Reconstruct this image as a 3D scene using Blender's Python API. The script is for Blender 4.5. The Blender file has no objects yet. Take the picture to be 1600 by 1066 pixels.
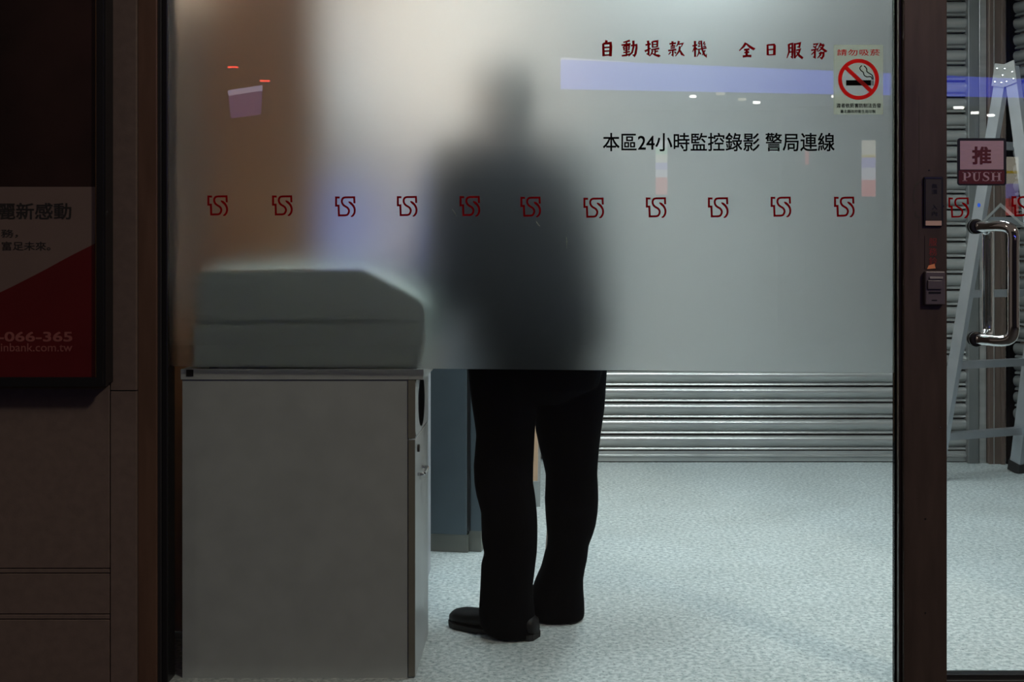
import bpy, bmesh, math, random
from mathutils import Vector, Matrix
random.seed(7)
S = bpy.context.scene
C = S.collection
PI = math.pi

# ------------------------------------------------------------------ camera
F = 1792.0            # focal length in pixels of the 1600 px wide frame
CX, CY, CH = 850.0, 390.0, 1.21   # principal point in the frame, camera height
cam_d = bpy.data.cameras.new('camera')
cam = bpy.data.objects.new('camera', cam_d); C.objects.link(cam)
cam.location = (0, 0, CH); cam.rotation_euler = (PI / 2, 0, 0)
cam_d.sensor_width = 36.0; cam_d.sensor_fit = 'HORIZONTAL'
cam_d.lens = 36.0 * F / 1600.0
cam_d.shift_x = (800.0 - CX) / 1600.0
cam_d.shift_y = (CY - 533.0) / 1600.0
cam_d.clip_start = 0.05
S.camera = cam

# ------------------------------------------------------------------ world and exposure
W = bpy.data.worlds.new('night'); S.world = W; W.use_nodes = True
W.node_tree.nodes['Background'].inputs[0].default_value = (1.0, 0.80, 0.68, 1)
W.node_tree.nodes['Background'].inputs[1].default_value = 0.11
S.view_settings.view_transform = 'Standard'
S.view_settings.look = 'None'
S.view_settings.gamma = 1.0
S.view_settings.use_curve_mapping = False
S.view_settings.exposure = 0.0
LAMP = 31.0           # radiance of the ceiling panels inside the lobby
S.cycles.max_bounces = 14
S.cycles.transmission_bounces = 10
S.cycles.transparent_max_bounces = 24
S.cycles.glossy_bounces = 6
S.cycles.diffuse_bounces = 5
S.cycles.caustics_reflective = False

GY = 3.20             # outer face of the shop glass


def X_(px, Y): return (px - CX) * Y / F
def Z_(py, Y): return CH - (py - CY) * Y / F


# ------------------------------------------------------------------ materials
def newmat(name):
    m = bpy.data.materials.new(name); m.use_nodes = True
    nt = m.node_tree; nt.nodes.clear()
    out = nt.nodes.new('ShaderNodeOutputMaterial')
    return m, nt, out


def pbr(name, col, rough=0.5, metal=0.0, vary=0.12, scale=8.0, bump=0.0, bscale=60.0, stretch=(1, 1, 1),
        coat=0.0, col2=None, emit=None, estr=0.0, spec=0.5, aniso=0.0):
    m, nt, out = newmat(name)
    b = nt.nodes.new('ShaderNodeBsdfPrincipled')
    nt.links.new(b.outputs[0], out.inputs[0])
    b.inputs['Roughness'].default_value = rough
    b.inputs['Metallic'].default_value = metal
    b.inputs['Specular IOR Level'].default_value = spec
    b.inputs['Coat Weight'].default_value = coat
    tc = nt.nodes.new('ShaderNodeTexCoord')
    mp = nt.nodes.new('ShaderNodeMapping'); mp.inputs['Scale'].default_value = stretch
    nt.links.new(tc.outputs['Object'], mp.inputs[0])
    n = nt.nodes.new('ShaderNodeTexNoise'); n.inputs['Scale'].default_value = scale
    n.inputs['Detail'].default_value = 5
    nt.links.new(mp.outputs[0], n.inputs['Vector'])
    r = nt.nodes.new('ShaderNodeValToRGB')
    c2 = col2 or tuple(min(1, c * (1 + vary)) for c in col)
    r.color_ramp.elements[0].position = 0.3; r.color_ramp.elements[1].position = 0.7
    r.color_ramp.elements[0].color = tuple(c * (1 - vary) for c in col) + (1,)
    r.color_ramp.elements[1].color = tuple(c2) + (1,)
    nt.links.new(n.outputs['Fac'], r.inputs[0])
    nt.links.new(r.outputs[0], b.inputs['Base Color'])
    if bump:
        n2 = nt.nodes.new('ShaderNodeTexNoise'); n2.inputs['Scale'].default_value = bscale
        nt.links.new(mp.outputs[0], n2.inputs['Vector'])
        bp = nt.nodes.new('ShaderNodeBump'); bp.inputs['Strength'].default_value = bump
        bp.inputs['Distance'].default_value = 0.002
        nt.links.new(n2.outputs['Fac'], bp.inputs['Height'])
        nt.links.new(bp.outputs[0], b.inputs['Normal'])
    if emit:
        b.inputs['Emission Color'].default_value = tuple(emit) + (1,)
        b.inputs['Emission Strength'].default_value = estr
    return m


def vinyl(name, col, trans=0.5):
    m, nt, out = newmat(name)
    d = nt.nodes.new('ShaderNodeBsdfDiffuse'); t = nt.nodes.new('ShaderNodeBsdfTranslucent')
    n = nt.nodes.new('ShaderNodeTexNoise'); n.inputs['Scale'].default_value = 90
    r = nt.nodes.new('ShaderNodeValToRGB')
    r.color_ramp.elements[0].color = tuple(c * 0.85 for c in col) + (1,)
    r.color_ramp.elements[1].color = tuple(col) + (1,)
    nt.links.new(n.outputs['Fac'], r.inputs[0])
    for s in (d, t): nt.links.new(r.outputs[0], s.inputs[0])
    x = nt.nodes.new('ShaderNodeMixShader'); x.inputs[0].default_value = trans
    nt.links.new(d.outputs[0], x.inputs[1]); nt.links.new(t.outputs[0], x.inputs[2])
    nt.links.new(x.outputs[0], out.inputs[0])
    return m


def glass(name, tint=(0.97, 0.985, 0.98)):
    m, nt, out = newmat(name)
    tr = nt.nodes.new('ShaderNodeBsdfTransparent'); tr.inputs[0].default_value = tuple(tint) + (1,)
    gl = nt.nodes.new('ShaderNodeBsdfGlossy'); gl.inputs['Roughness'].default_value = 0.0
    ge = nt.nodes.new('ShaderNodeNewGeometry')
    io = nt.nodes.new('ShaderNodeMix'); io.data_type = 'FLOAT'
    io.inputs[2].default_value = 1.52; io.inputs[3].default_value = 1 / 1.52
    nt.links.new(ge.outputs['Backfacing'], io.inputs[0])
    fr = nt.nodes.new('ShaderNodeFresnel'); nt.links.new(io.outputs[0], fr.inputs[0])
    x = nt.nodes.new('ShaderNodeMixShader')
    nt.links.new(fr.outputs[0], x.inputs[0]); nt.links.new(tr.outputs[0], x.inputs[1]); nt.links.new(gl.outputs[0], x.inputs[2])
    nt.links.new(x.outputs[0], out.inputs[0])
    return m


def refr(name, rough, diff=0.0, col=(1, 1, 1)):
    m, nt, out = newmat(name)
    g = nt.nodes.new('ShaderNodeBsdfRefraction'); g.inputs['IOR'].default_value = 1.45; g.distribution = 'BECKMANN'
    g.inputs['Roughness'].default_value = rough; g.inputs[0].default_value = tuple(col) + (1,)
    if diff:
        d = nt.nodes.new('ShaderNodeBsdfDiffuse'); d.inputs[0].default_value = (0.85, 0.9, 0.9, 1)
        x = nt.nodes.new('ShaderNodeMixShader'); x.inputs[0].default_value = diff
        nt.links.new(g.outputs[0], x.inputs[1]); nt.links.new(d.outputs[0], x.inputs[2])
        nt.links.new(x.outputs[0], out.inputs[0])
    else:
        nt.links.new(g.outputs[0], out.inputs[0])
    return m


def emis(name, col, s):
    m, nt, out = newmat(name)
    e = nt.nodes.new('ShaderNodeEmission'); e.inputs[0].default_value = tuple(col) + (1,); e.inputs[1].default_value = s
    nt.links.new(e.outputs[0], out.inputs[0])
    return m


def speckle(name):
    m, nt, out = newmat(name)
    b = nt.nodes.new('ShaderNodeBsdfPrincipled'); nt.links.new(b.outputs[0], out.inputs[0])
    b.inputs['Roughness'].default_value = 0.42; b.inputs['Specular IOR Level'].default_value = 0.35
    tc = nt.nodes.new('ShaderNodeTexCoord')
    def layer(scale, p0, p1, c0, c1, kind='n'):
        n = nt.nodes.new('ShaderNodeTexNoise'); n.inputs['Scale'].default_value = scale; n.inputs['Detail'].default_value = 3
        nt.links.new(tc.outputs['Object'], n.inputs['Vector'])
        r = nt.nodes.new('ShaderNodeValToRGB'); r.color_ramp.elements[0].position = p0; r.color_ramp.elements[1].position = p1
        r.color_ramp.elements[0].color = c0; r.color_ramp.elements[1].color = c1
        nt.links.new(n.outputs['Fac'], r.inputs[0]); return r
    base = layer(62, 0.36, 0.64, (0.42, 0.495, 0.515, 1), (0.76, 0.815, 0.82, 1))
    dark = layer(110, 0.33, 0.42, (0.45, 0.45, 0.47, 1), (1, 1, 1, 1))
    dirt = layer(2.5, 0.3, 0.75, (0.86, 0.86, 0.85, 1), (1.0, 1.0, 1.0, 1))
    def mul(a, c):
        x = nt.nodes.new('ShaderNodeMix'); x.data_type = 'RGBA'; x.blend_type = 'MULTIPLY'; x.inputs[0].default_value = 1
        nt.links.new(a, x.inputs[6]); nt.links.new(c, x.inputs[7]); return x.outputs[2]
    nt.links.new(mul(mul(base.outputs[0], dark.outputs[0]), dirt.outputs[0]), b.inputs['Base Color'])
    return m


M = {}
M['stone'] = pbr('stone_cladding', (0.135, 0.10, 0.084), 0.55, vary=0.10, scale=40, bump=0.1, bscale=200)
M['stone_dark'] = pbr('stone_joint', (0.02, 0.016, 0.015), 0.8)
M['bronze'] = pbr('bronze_anodised_metal', (0.072, 0.050, 0.041), 0.38, metal=0.35, vary=0.2, scale=5, stretch=(6, 6, 1))
M['bronze_red'] = pbr('red_bronze_metal', (0.17, 0.10, 0.068), 0.35, metal=0.4, vary=0.15, scale=4, stretch=(6, 6, 1))
M['gasket'] = pbr('black_rubber', (0.012, 0.012, 0.013), 0.6)
M['black'] = pbr('black_paint', (0.008, 0.008, 0.009), 0.35)
M['chrome'] = pbr('polished_chrome', (0.55, 0.55, 0.56), 0.06, metal=1.0, vary=0.03)
M['brass'] = pbr('worn_brass_trim', (0.75, 0.5, 0.25), 0.2, metal=1.0)
M['glass'] = glass('clear_glass')
M['film_out'] = refr('film_outer_face', 0.0)
M['film_in'] = refr('film_frosted_face', 0.61, 0.01)
M['red_vinyl'] = vinyl('dark_red_vinyl', (0.42, 0.004, 0.010), 0.55)
M['black_vinyl'] = vinyl('black_vinyl', (0.006, 0.006, 0.007), 0.1)
def clearink(name, col, tint, clear):
    m = vinyl(name, col, 0.4); nt = m.node_tree
    out = [n for n in nt.nodes if n.type == 'OUTPUT_MATERIAL'][0]; src = out.inputs[0].links[0].from_socket
    t = nt.nodes.new('ShaderNodeBsdfTransparent'); t.inputs[0].default_value = tuple(tint) + (1,)
    x = nt.nodes.new('ShaderNodeMixShader'); x.inputs[0].default_value = clear
    nt.links.new(src, x.inputs[1]); nt.links.new(t.outputs[0], x.inputs[2]); nt.links.new(x.outputs[0], out.inputs[0])
    return m
M['sticker_sheet'] = clearink('pale_green_sticker', (0.80, 0.88, 0.76), (0.98, 1.0, 0.95), 0.72)
M['sign_red'] = clearink('bright_red_ink', (0.95, 0.06, 0.06), (1.0, 0.08, 0.08), 0.45)
M['floor'] = speckle('speckled_vinyl_floor')
M['pave'] = pbr('asphalt_paving', (0.05, 0.047, 0.045), 0.8, scale=30, bump=0.3)
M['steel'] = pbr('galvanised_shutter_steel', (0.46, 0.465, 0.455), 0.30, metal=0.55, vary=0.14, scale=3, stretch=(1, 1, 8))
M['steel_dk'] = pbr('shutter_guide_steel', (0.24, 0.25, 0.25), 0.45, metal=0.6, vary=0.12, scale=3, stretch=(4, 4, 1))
M['steel_brown'] = pbr('brown_shutter_guide', (0.17, 0.125, 0.105), 0.45, metal=0.4, vary=0.12, scale=3, stretch=(4, 4, 1))
M['alu'] = pbr('ladder_aluminium', (0.50, 0.53, 0.57), 0.38, metal=0.75, vary=0.08, scale=10)
M['counter'] = pbr('grey_laminate', (0.43, 0.465, 0.46), 0.45, vary=0.06, scale=14)
M['counter_edge'] = pbr('olive_grey_edge', (0.21, 0.205, 0.17), 0.5, vary=0.06)
M['counter_door'] = pbr('pale_grey_door', (0.40, 0.43, 0.45), 0.35, vary=0.04)
M['machine'] = pbr('grey_green_plastic', (0.36, 0.44, 0.42), 0.5, vary=0.05)
M['atm_light'] = pbr('light_grey_enamel', (0.50, 0.51, 0.55), 0.4, vary=0.05)
M['atm_blue'] = pbr('slate_blue_enamel', (0.095, 0.125, 0.145), 0.45, vary=0.06)
M['atm_upper'] = pbr('lilac_grey_enamel', (0.30, 0.28, 0.30), 0.45, vary=0.05)
M['matte_black'] = pbr('matte_black_rubber', (0.006, 0.006, 0.006), 1.0, spec=0.0)
M['plinth'] = pbr('olive_plinth', (0.21, 0.21, 0.185), 0.6, vary=0.1)
M['brown_lam'] = pbr('brown_laminate', (0.52, 0.27, 0.145), 0.5, vary=0.12, scale=6, stretch=(8, 8, 1))
M['red_wall'] = pbr('red_brown_wall', (0.70, 0.48, 0.33), 0.6, vary=0.08)
M['wood'] = pbr('light_wood_panel', (0.55, 0.375, 0.25), 0.45, vary=0.10, scale=5, stretch=(10, 10, 1))
M['cream'] = pbr('cream_wall', (0.80, 0.70, 0.63), 0.7, vary=0.03)
M['white'] = pbr('white_ceiling', (0.6, 0.6, 0.585), 0.8, vary=0.03)
M['base'] = pbr('grey_baseboard', (0.30, 0.33, 0.34), 0.5)
M['lampbody'] = pbr('white_lamp_body', (0.8, 0.8, 0.8), 0.4)
M['tube'] = emis('fluorescent_diffuser', (0.88, 1.0, 1.02), LAMP)
M['trouser'] = pbr('black_trouser_cloth', (0.0018, 0.0018, 0.0028), 0.9, vary=0.2, scale=30, bump=0.15, bscale=14, spec=0.06)
M['jacket'] = pbr('dark_navy_cloth', (0.0035, 0.0055, 0.012), 0.85, vary=0.2, scale=20, spec=0.08)
M['shoe'] = pbr('black_shoe_leather', (0.004, 0.0035, 0.004), 0.5, vary=0.2, scale=40, spec=0.25)
M['sole'] = pbr('black_shoe_sole', (0.006, 0.006, 0.006), 0.7)
M['skin'] = pbr('skin', (0.52, 0.33, 0.24), 0.5, vary=0.05)
M['hair'] = pbr('black_hair', (0.012, 0.011, 0.011), 0.5, scale=60, stretch=(6, 6, 1))
M['poster_dark'] = pbr('dark_poster_print', (0.020, 0.010, 0.010), 0.25, vary=0.7, scale=2.0, col2=(0.05, 0.022, 0.02))
M['poster_white'] = pbr('pale_poster_print', (0.20, 0.135, 0.12), 0.4, vary=0.04)
M['poster_red'] = pbr('red_poster_print', (0.12, 0.004, 0.006), 0.4, vary=0.08)
M['ink_grey'] = pbr('dark_grey_ink', (0.022, 0.018, 0.018), 0.5)
M['ink_red'] = pbr('dull_red_grey_ink', (0.34, 0.10, 0.09), 0.5)
M['sign_pink'] = pbr('brushed_pinkish_plate', (0.62, 0.42, 0.44), 0.32, metal=0.4, vary=0.06, scale=40, stretch=(1, 1, 14))
M['sign_maroon'] = pbr('maroon_plate', (0.11, 0.016, 0.02), 0.35)
M['dark_red_ink'] = pbr('dark_red_ink', (0.22, 0.02, 0.018), 0.5)
M['bell'] = pbr('lilac_grey_plastic', (0.095, 0.078, 0.10), 0.4)
M['plate'] = pbr('dark_steel_plate', (0.055, 0.047, 0.042), 0.35, metal=0.3)
M['label_pink'] = pbr('faded_pink_label', (0.62, 0.42, 0.38), 0.5)
M['orange'] = pbr('orange_label', (0.85, 0.30, 0.14), 0.5)
M['smear'] = pbr('glue_smear', (0.03, 0.022, 0.018), 0.5)
M['blue_dot'] = pbr('blue_dot_sticker', (0.01, 0.10, 0.75), 0.5)
M['night_wall'] = pbr('night_facade', (0.10, 0.10, 0.10), 0.8)

# ------------------------------------------------------------------ mesh helpers
def obj(name, bm, mat, parent=None, smooth=False, loc=(0, 0, 0), rot=(0, 0, 0)):
    me = bpy.data.meshes.new(name)
    bmesh.ops.recalc_face_normals(bm, faces=bm.faces)
    bm.to_mesh(me); bm.free()
    mats = mat if isinstance(mat, (list, tuple)) else [mat]
    for m in mats: me.materials.append(M[m] if isinstance(m, str) else m)
    if smooth:
        for p in me.polygons: p.use_smooth = True
    return link(name, me, parent, loc, rot)


def link(name, me, parent=None, loc=(0, 0, 0), rot=(0, 0, 0)):
    o = bpy.data.objects.new(name, me); C.objects.link(o)
    o.location = loc; o.rotation_euler = rot
    if parent: o.parent = parent
    return o


def tag(o, label, cat, group=None):
    o['label'] = label; o['category'] = cat
    if group: o['group'] = group
    return o


def struct(o, label=None):
    o['kind'] = 'structure'
    if label: o['label'] = label
    return o


def empty(name, loc=(0, 0, 0), rz=0):
    o = bpy.data.objects.new(name, None); C.objects.link(o)
    o.location = loc; o.rotation_euler = (0, 0, rz)
    return o


def box(bm, x0, x1, y0, y1, z0, z1, bevel=0.0, seg=2):
    vs = [bm.verts.new(p) for p in ((x0, y0, z0), (x1, y0, z0), (x1, y1, z0), (x0, y1, z0),
                                    (x0, y0, z1), (x1, y0, z1), (x1, y1, z1), (x0, y1, z1))]
    fs = [bm.faces.new([vs[i] for i in f]) for f in ((0, 1, 5, 4), (1, 2, 6, 5), (2, 3, 7, 6), (3, 0, 4, 7), (4, 5, 6, 7), (3, 2, 1, 0))]
    if bevel:
        es = set(e for f in fs for e in f.edges)
        bmesh.ops.bevel(bm, geom=list(es), offset=bevel, segments=seg, affect='EDGES', profile=0.5)
    return bm


def B(x0, x1, y0, y1, z0, z1, bevel=0.0, seg=2):
    return box(bmesh.new(), x0, x1, y0, y1, z0, z1, bevel, seg)


def prism_xz(bm, pts, y0, y1):
    """polygon in the XZ plane, given depth"""
    a = [bm.verts.new((x, y0, z)) for x, z in pts]
    b = [bm.verts.new((x, y1, z)) for x, z in pts]
    n = len(pts)
    bm.faces.new(a); bm.faces.new(list(reversed(b)))
    for i in range(n): bm.faces.new([a[i], b[i], b[(i + 1) % n], a[(i + 1) % n]])
    return bm


def prism_yz(bm, pts, x0, x1):
    a = [bm.verts.new((x0, y, z)) for y, z in pts]
    b = [bm.verts.new((x1, y, z)) for y, z in pts]
    n = len(pts)
    bm.faces.new(a); bm.faces.new(list(reversed(b)))
    for i in range(n): bm.faces.new([a[i], b[i], b[(i + 1) % n], a[(i + 1) % n]])
    return bm


def loft(bm, secs, n=20, cap=True):
    """secs: (centre, u, v, ru, rv[, power])"""
    rings = []
    for s in secs:
        c, u, v, ru, rv = s[:5]; pw = s[5] if len(s) > 5 else 2.0
        c, u, v = Vector(c), Vector(u), Vector(v)
        ring = []
        for i in range(n):
            t = 2 * PI * i / n; ct, st = math.cos(t), math.sin(t)
            e = 2.0 / pw
            a = math.copysign(abs(ct) ** e, ct); b = math.copysign(abs(st) ** e, st)
            ring.append(bm.verts.new(c + u * ru * a + v * rv * b))
        rings.append(ring)
    for r0, r1 in zip(rings, rings[1:]):
        for i in range(n):
            bm.faces.new([r0[i], r0[(i + 1) % n], r1[(i + 1) % n], r1[i]])
    if cap:
        bm.faces.new(list(reversed(rings[0]))); bm.faces.new(rings[-1])
    return bm


def tube(bm, pts, radii, n=12):
    pts = [Vector(p) for p in pts]
    if not isinstance(radii, (list, tuple)): radii = [radii] * len(pts)
    secs = []; prev = None
    for i, p in enumerate(pts):
        d = (pts[min(i + 1, len(pts) - 1)] - pts[max(i - 1, 0)]).normalized()
        if prev is None:
            u = d.orthogonal().normalized()
        else:
            u = (prev - d * prev.dot(d)).normalized()
        prev = u
        secs.append((p, u, d.cross(u), radii[i], radii[i]))
    return loft(bm, secs, n)


def smooth_pts(pts, k=6):
    """Catmull-Rom through points of any dimension"""
    out = []
    n = len(pts)
    for i in range(n - 1):
        p0 = pts[max(i - 1, 0)]; p1 = pts[i]; p2 = pts[i + 1]; p3 = pts[min(i + 2, n - 1)]
        for j in range(k):
            t = j / k
            out.append(tuple(0.5 * ((2 * b) + (-a + c) * t + (2 * a - 5 * b + 4 * c - d) * t * t + (-a + 3 * b - 3 * c + d) * t ** 3)
                             for a, b, c, d in zip(p0, p1, p2, p3)))
    out.append(tuple(pts[-1]))
    return out


def ribbon(bm, pts, y0, y1):
    """pts: (x, z, width) -> flat stroke with a small thickness"""
    L, R = [], []
    n = len(pts)
    for i, (x, z, w) in enumerate(pts):
        def dirn(a, b):
            d = Vector((pts[b][0] - pts[a][0], pts[b][1] - pts[a][1]))
            return d.normalized() if d.length > 1e-9 else Vector((1, 0))
        d0 = dirn(i - 1, i) if i > 0 else dirn(i, i + 1)
        d1 = dirn(i, i + 1) if i < n - 1 else d0
        n0 = Vector((-d0.y, d0.x)); n1 = Vector((-d1.y, d1.x))
        nn = n0 + n1
        nn = nn.normalized() if nn.length > 1e-6 else n0
        k = min(1.45, 1.0 / max(0.5, nn.dot(n0)))
        L.append((x + nn.x * w / 2 * k, z + nn.y * w / 2 * k)); R.append((x - nn.x * w / 2 * k, z - nn.y * w / 2 * k))
    va = [[bm.verts.new((x, y, z)) for x, z in s] for y in (y0, y1) for s in (L, R)]
    for i in range(n - 1):
        bm.faces.new([va[0][i], va[0][i + 1], va[1][i + 1], va[1][i]])
        bm.faces.new([va[2][i], va[3][i], va[3][i + 1], va[2][i + 1]])
        bm.faces.new([va[0][i], va[2][i], va[2][i + 1], va[0][i + 1]])
        bm.faces.new([va[1][i], va[1][i + 1], va[3][i + 1], va[3][i]])
    bm.faces.new([va[0][0], va[1][0], va[3][0], va[2][0]])
    bm.faces.new([va[0][-1], va[2][-1], va[3][-1], va[1][-1]])
    return bm


def text_mesh(name, s, x0, y0, x1, y1, Y, mat, parent, bold=0.0, spacing=1.0, thick=0.0006, skew=0.0):
    """lettering fitted to the frame rectangle x0..x1, y0..y1 on the plane at depth Y"""
    cu = bpy.data.curves.new(name, 'FONT'); cu.body = s
    cu.space_character = spacing; cu.resolution_u = 3; cu.shear = skew
    t = bpy.data.objects.new('tmp_text', cu); C.objects.link(t)
    dg = bpy.context.evaluated_depsgraph_get()
    me = bpy.data.meshes.new_from_object(t.evaluated_get(dg))
    bpy.data.objects.remove(t); bpy.data.curves.remove(cu)
    me.name = name
    xs = [v.co.x for v in me.vertices]; ys = [v.co.y for v in me.vertices]
    a, b, c, d = min(xs), max(xs), min(ys), max(ys)
    wx0, wx1, wz0, wz1 = X_(x0, Y), X_(x1, Y), Z_(y1, Y), Z_(y0, Y)
    bm = bmesh.new()
    for ox, oy in (((0, 0),) if not bold else ((-bold, -bold), (bold, bold), (-bold, bold), (bold, -bold))):
        KC = -0.00005 * ((ox > 0) + 2 * (oy > 0)); n0 = len(bm.verts); bm.from_mesh(me); bm.verts.ensure_lookup_table()
        for v in bm.verts[n0:]: v.co.x += ox; v.co.y += oy; v.co.z = KC
    a, b, c, d = a - bold, b + bold, c - bold, d + bold
    for v in bm.verts:
        v.co = Vector((wx0 + (v.co.x - a) / (b - a) * (wx1 - wx0), Y + v.co.z, wz0 + (v.co.y - c) / (d - c) * (wz1 - wz0)))
    r = bmesh.ops.extrude_face_region(bm, geom=list(bm.faces))
    for g in r['geom']:
        if isinstance(g, bmesh.types.BMVert): g.co.y -= thick
    bpy.data.meshes.remove(me)
    return obj(name, bm, mat, parent)


def remesh(o, vox, smooth_it=2):
    md = o.modifiers.new('r', 'REMESH'); md.mode = 'VOXEL'; md.voxel_size = vox; md.use_smooth_shade = True
    if smooth_it:
        sm = o.modifiers.new('s', 'SMOOTH'); sm.factor = 0.5; sm.iterations = smooth_it
    dg = bpy.context.evaluated_depsgraph_get()
    me = bpy.data.meshes.new_from_object(o.evaluated_get(dg))
    mats = [m for m in o.data.materials]
    o.modifiers.clear(); old = o.data; o.data = me
    me.materials.clear()
    for m in mats: me.materials.append(m)
    for p in me.polygons: p.use_smooth = True; p.material_index = 0
    bpy.data.meshes.remove(old)
    return o


# ------------------------------------------------------------------ the setting
# lobby: x -1.2 .. 3.2, y 3.22 .. 6.6 ; street in front of the glass
BACK = 6.53
struct(obj('floor', B(-1.35, 3.9, 3.192, 6.75, -0.1, 0.0), 'floor'), 'pale grey-green speckled floor of the lobby')
struct(obj('pavement', B(-14, 13, -9.7, 3.192, -0.2, -0.10), 'pave'), 'dark pavement and street in front of the shop')
CEIL = 3.10
struct(obj('ceiling', B(-1.35, 3.9, 3.14, 6.75, CEIL, CEIL + 0.1), 'white'), 'white ceiling of the lobby')
struct(obj('wall_back', B(-1.35, 3.9, 6.64, 6.75, 0.0, CEIL), 'cream'), 'wall behind the rear roller shutter')
struct(obj('wall_side', B(-1.35, -1.2, 3.30, 6.64, 0.0, CEIL), 'red_wall'), 'brown inner wall beside the counter')
struct(obj('wall_right', B(3.82, 3.9, 3.30, 6.64, 0.0, CEIL), 'cream'), 'right inner wall of the lobby')

# light wood partition at the back left with a grey baseboard
part = struct(obj('wall_partition', B(-1.2, -0.045, 5.415, 6.64, 0.12, CEIL), 'cream'), 'cream and light wood clad partition at the back of the lobby')
obj('wood_panel', B(-0.045, -0.03, 5.40, 6.64, 0.12, 1.58), 'wood', part)
obj('wood_panel', B(-1.2, -0.045, 5.40, 5.415, 0.12, 1.58), 'wood', part)
struct(obj('baseboard_partition', B(-1.2, -0.018, 5.388, 6.64, 0.0, 0.12), 'base'), 'grey baseboard under the light wood partition')

# outer wall: stone cladding
WY = 3.17
wl = struct(empty('wall_left', (0, 0, 0)), 'dark brown stone clad wall left of the window')
obj('backing', B(-2.6, X_(213, WY), WY + 0.012, WY + 0.20, -0.10, 2.9), 'stone_dark', wl)
xa, xb, xc = X_(171, WY), X_(172.6, WY), X_(213, WY)
for y0, y1 in ((-560, 888), (889.6, 895.5), (897, 959.5), (961, 967.5), (969, 1118)):
    obj('panel', B(-2.6, xa, WY, WY + 0.012, Z_(y1, WY), Z_(y0, WY), 0.001, 1), 'stone', wl)
for y0, y1 in ((-560, 610.2), (611.8, 1118)):
    obj('panel', B(xb, xc, WY, WY + 0.012, Z_(y1, WY), Z_(y0, WY), 0.001, 1), 'stone', wl)

# left metal frame of the glazing
tr = struct(empty('trim_1', (0, 0, 0)), 'reddish brown metal frame on the left of the window')
obj('frame_post', B(X_(213.5, 3.185), X_(245, 3.185), 3.185, 3.30, -0.10, 2.62, 0.002), 'bronze_red', tr)
obj('gasket', B(X_(245, 3.192), X_(252, 3.192), 3.192, 3.26, -0.10, 2.62, 0.002), 'gasket', tr)
obj('gasket', B(X_(252, 3.196), X_(262, 3.196), 3.196, 3.26, -0.10, 2.62, 0.003), 'black', tr)

# mullion between the fixed glass and the door
MY = 3.150
mu = struct(empty('trim_2', (0, 0, 0)), 'dark brown metal post between the window and the door')
obj('gasket', B(0.9772, 0.9790, 3.185, 3.214, -0.1, 2.62, 0.002), 'matte_black', mu)
obj('side_rib', B(0.9792, X_(1409, 3.165), 3.165, 3.214, -0.1, 2.62, 0.002), 'bronze', mu)
obj('post_face', B(X_(1412, MY), X_(1480, MY), MY, 3.214, -0.1, 2.62, 0.003), 'bronze', mu)
for px, py in ((1441, 288), (1452, 266), (1474.5, 322), (1446, 811), (1446, 958), (1469, 668)):
    bm = bmesh.new()
    bmesh.ops.create_cone(bm, cap_ends=True, segments=10, radius1=0.0022, radius2=0.0018, depth=0.002,
                          matrix=Matrix.Translation((X_(px, MY), MY - 0.0008, Z_(py, MY))) @ Matrix.Rotation(PI / 2, 4, 'X'))
    obj('screw', bm, 'chrome' if py == 668 else 'black', mu)
sm = bmesh.new()
for pts in (((1441, 284, 3.0), (1433, 288, 3.2), (1428.5, 297, 2.4), (1427.5, 308, 2.2), (1429.5, 318, 3.4)),
            ((1430.5, 330, 1.6), (1431.5, 338, 3.6), (1438, 340.5, 2.2)), ((1435.5, 150, 0.8), (1436.2, 210, 1.0), (1436, 262, 0.6)),
            ((1436, 345, 1.2), (1435.5, 372, 0.8))):
    q = smooth_pts(pts, 5)
    ribbon(sm, [(X_(x, MY), Z_(y, MY), w * MY / F) for x, y, w in q], MY - 0.0004, MY + 0.0004)
obj('stain', sm, 'smear', mu)

# lintel above the glazing
struct(obj('wall_lintel', B(-2.6, 3.9, 3.18, 3.30, 2.62, 3.25), 'stone'), 'stone lintel above the window and door')
struct(obj('trim_3', B(X_(262, 3.2), X_(1397, 3.2), 3.185, 3.26, 2.575, 2.62, 0.003), 'bronze'), 'brown metal head rail above the window')

# ------------------------------------------------------------------ the fixed window with its frosted film
gx0, gx1 = X_(262, GY), 0.9771
win = struct(empty('window_1', (0, 0, 0)), 'large fixed shop window with frosted film, red logos and notices')
obj('glass_pane', B(gx0, gx1, GY, GY + 0.008, Z_(1069, GY), 2.575), 'glass', win)
FY = GY + 0.0090
zl, zr = Z_(572.5, FY), Z_(583, FY)
bm = bmesh.new()
prism_xz(bm, [(gx0, zl), (gx1, zr), (gx1, 2.575), (gx0, 2.575)], FY, FY + 0.0012)
film = obj('frosted_film', bm, ['film_out', 'film_in'], win)
for p in film.data.polygons:
    if p.normal.y > 0.5: p.material_index = 1


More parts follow.
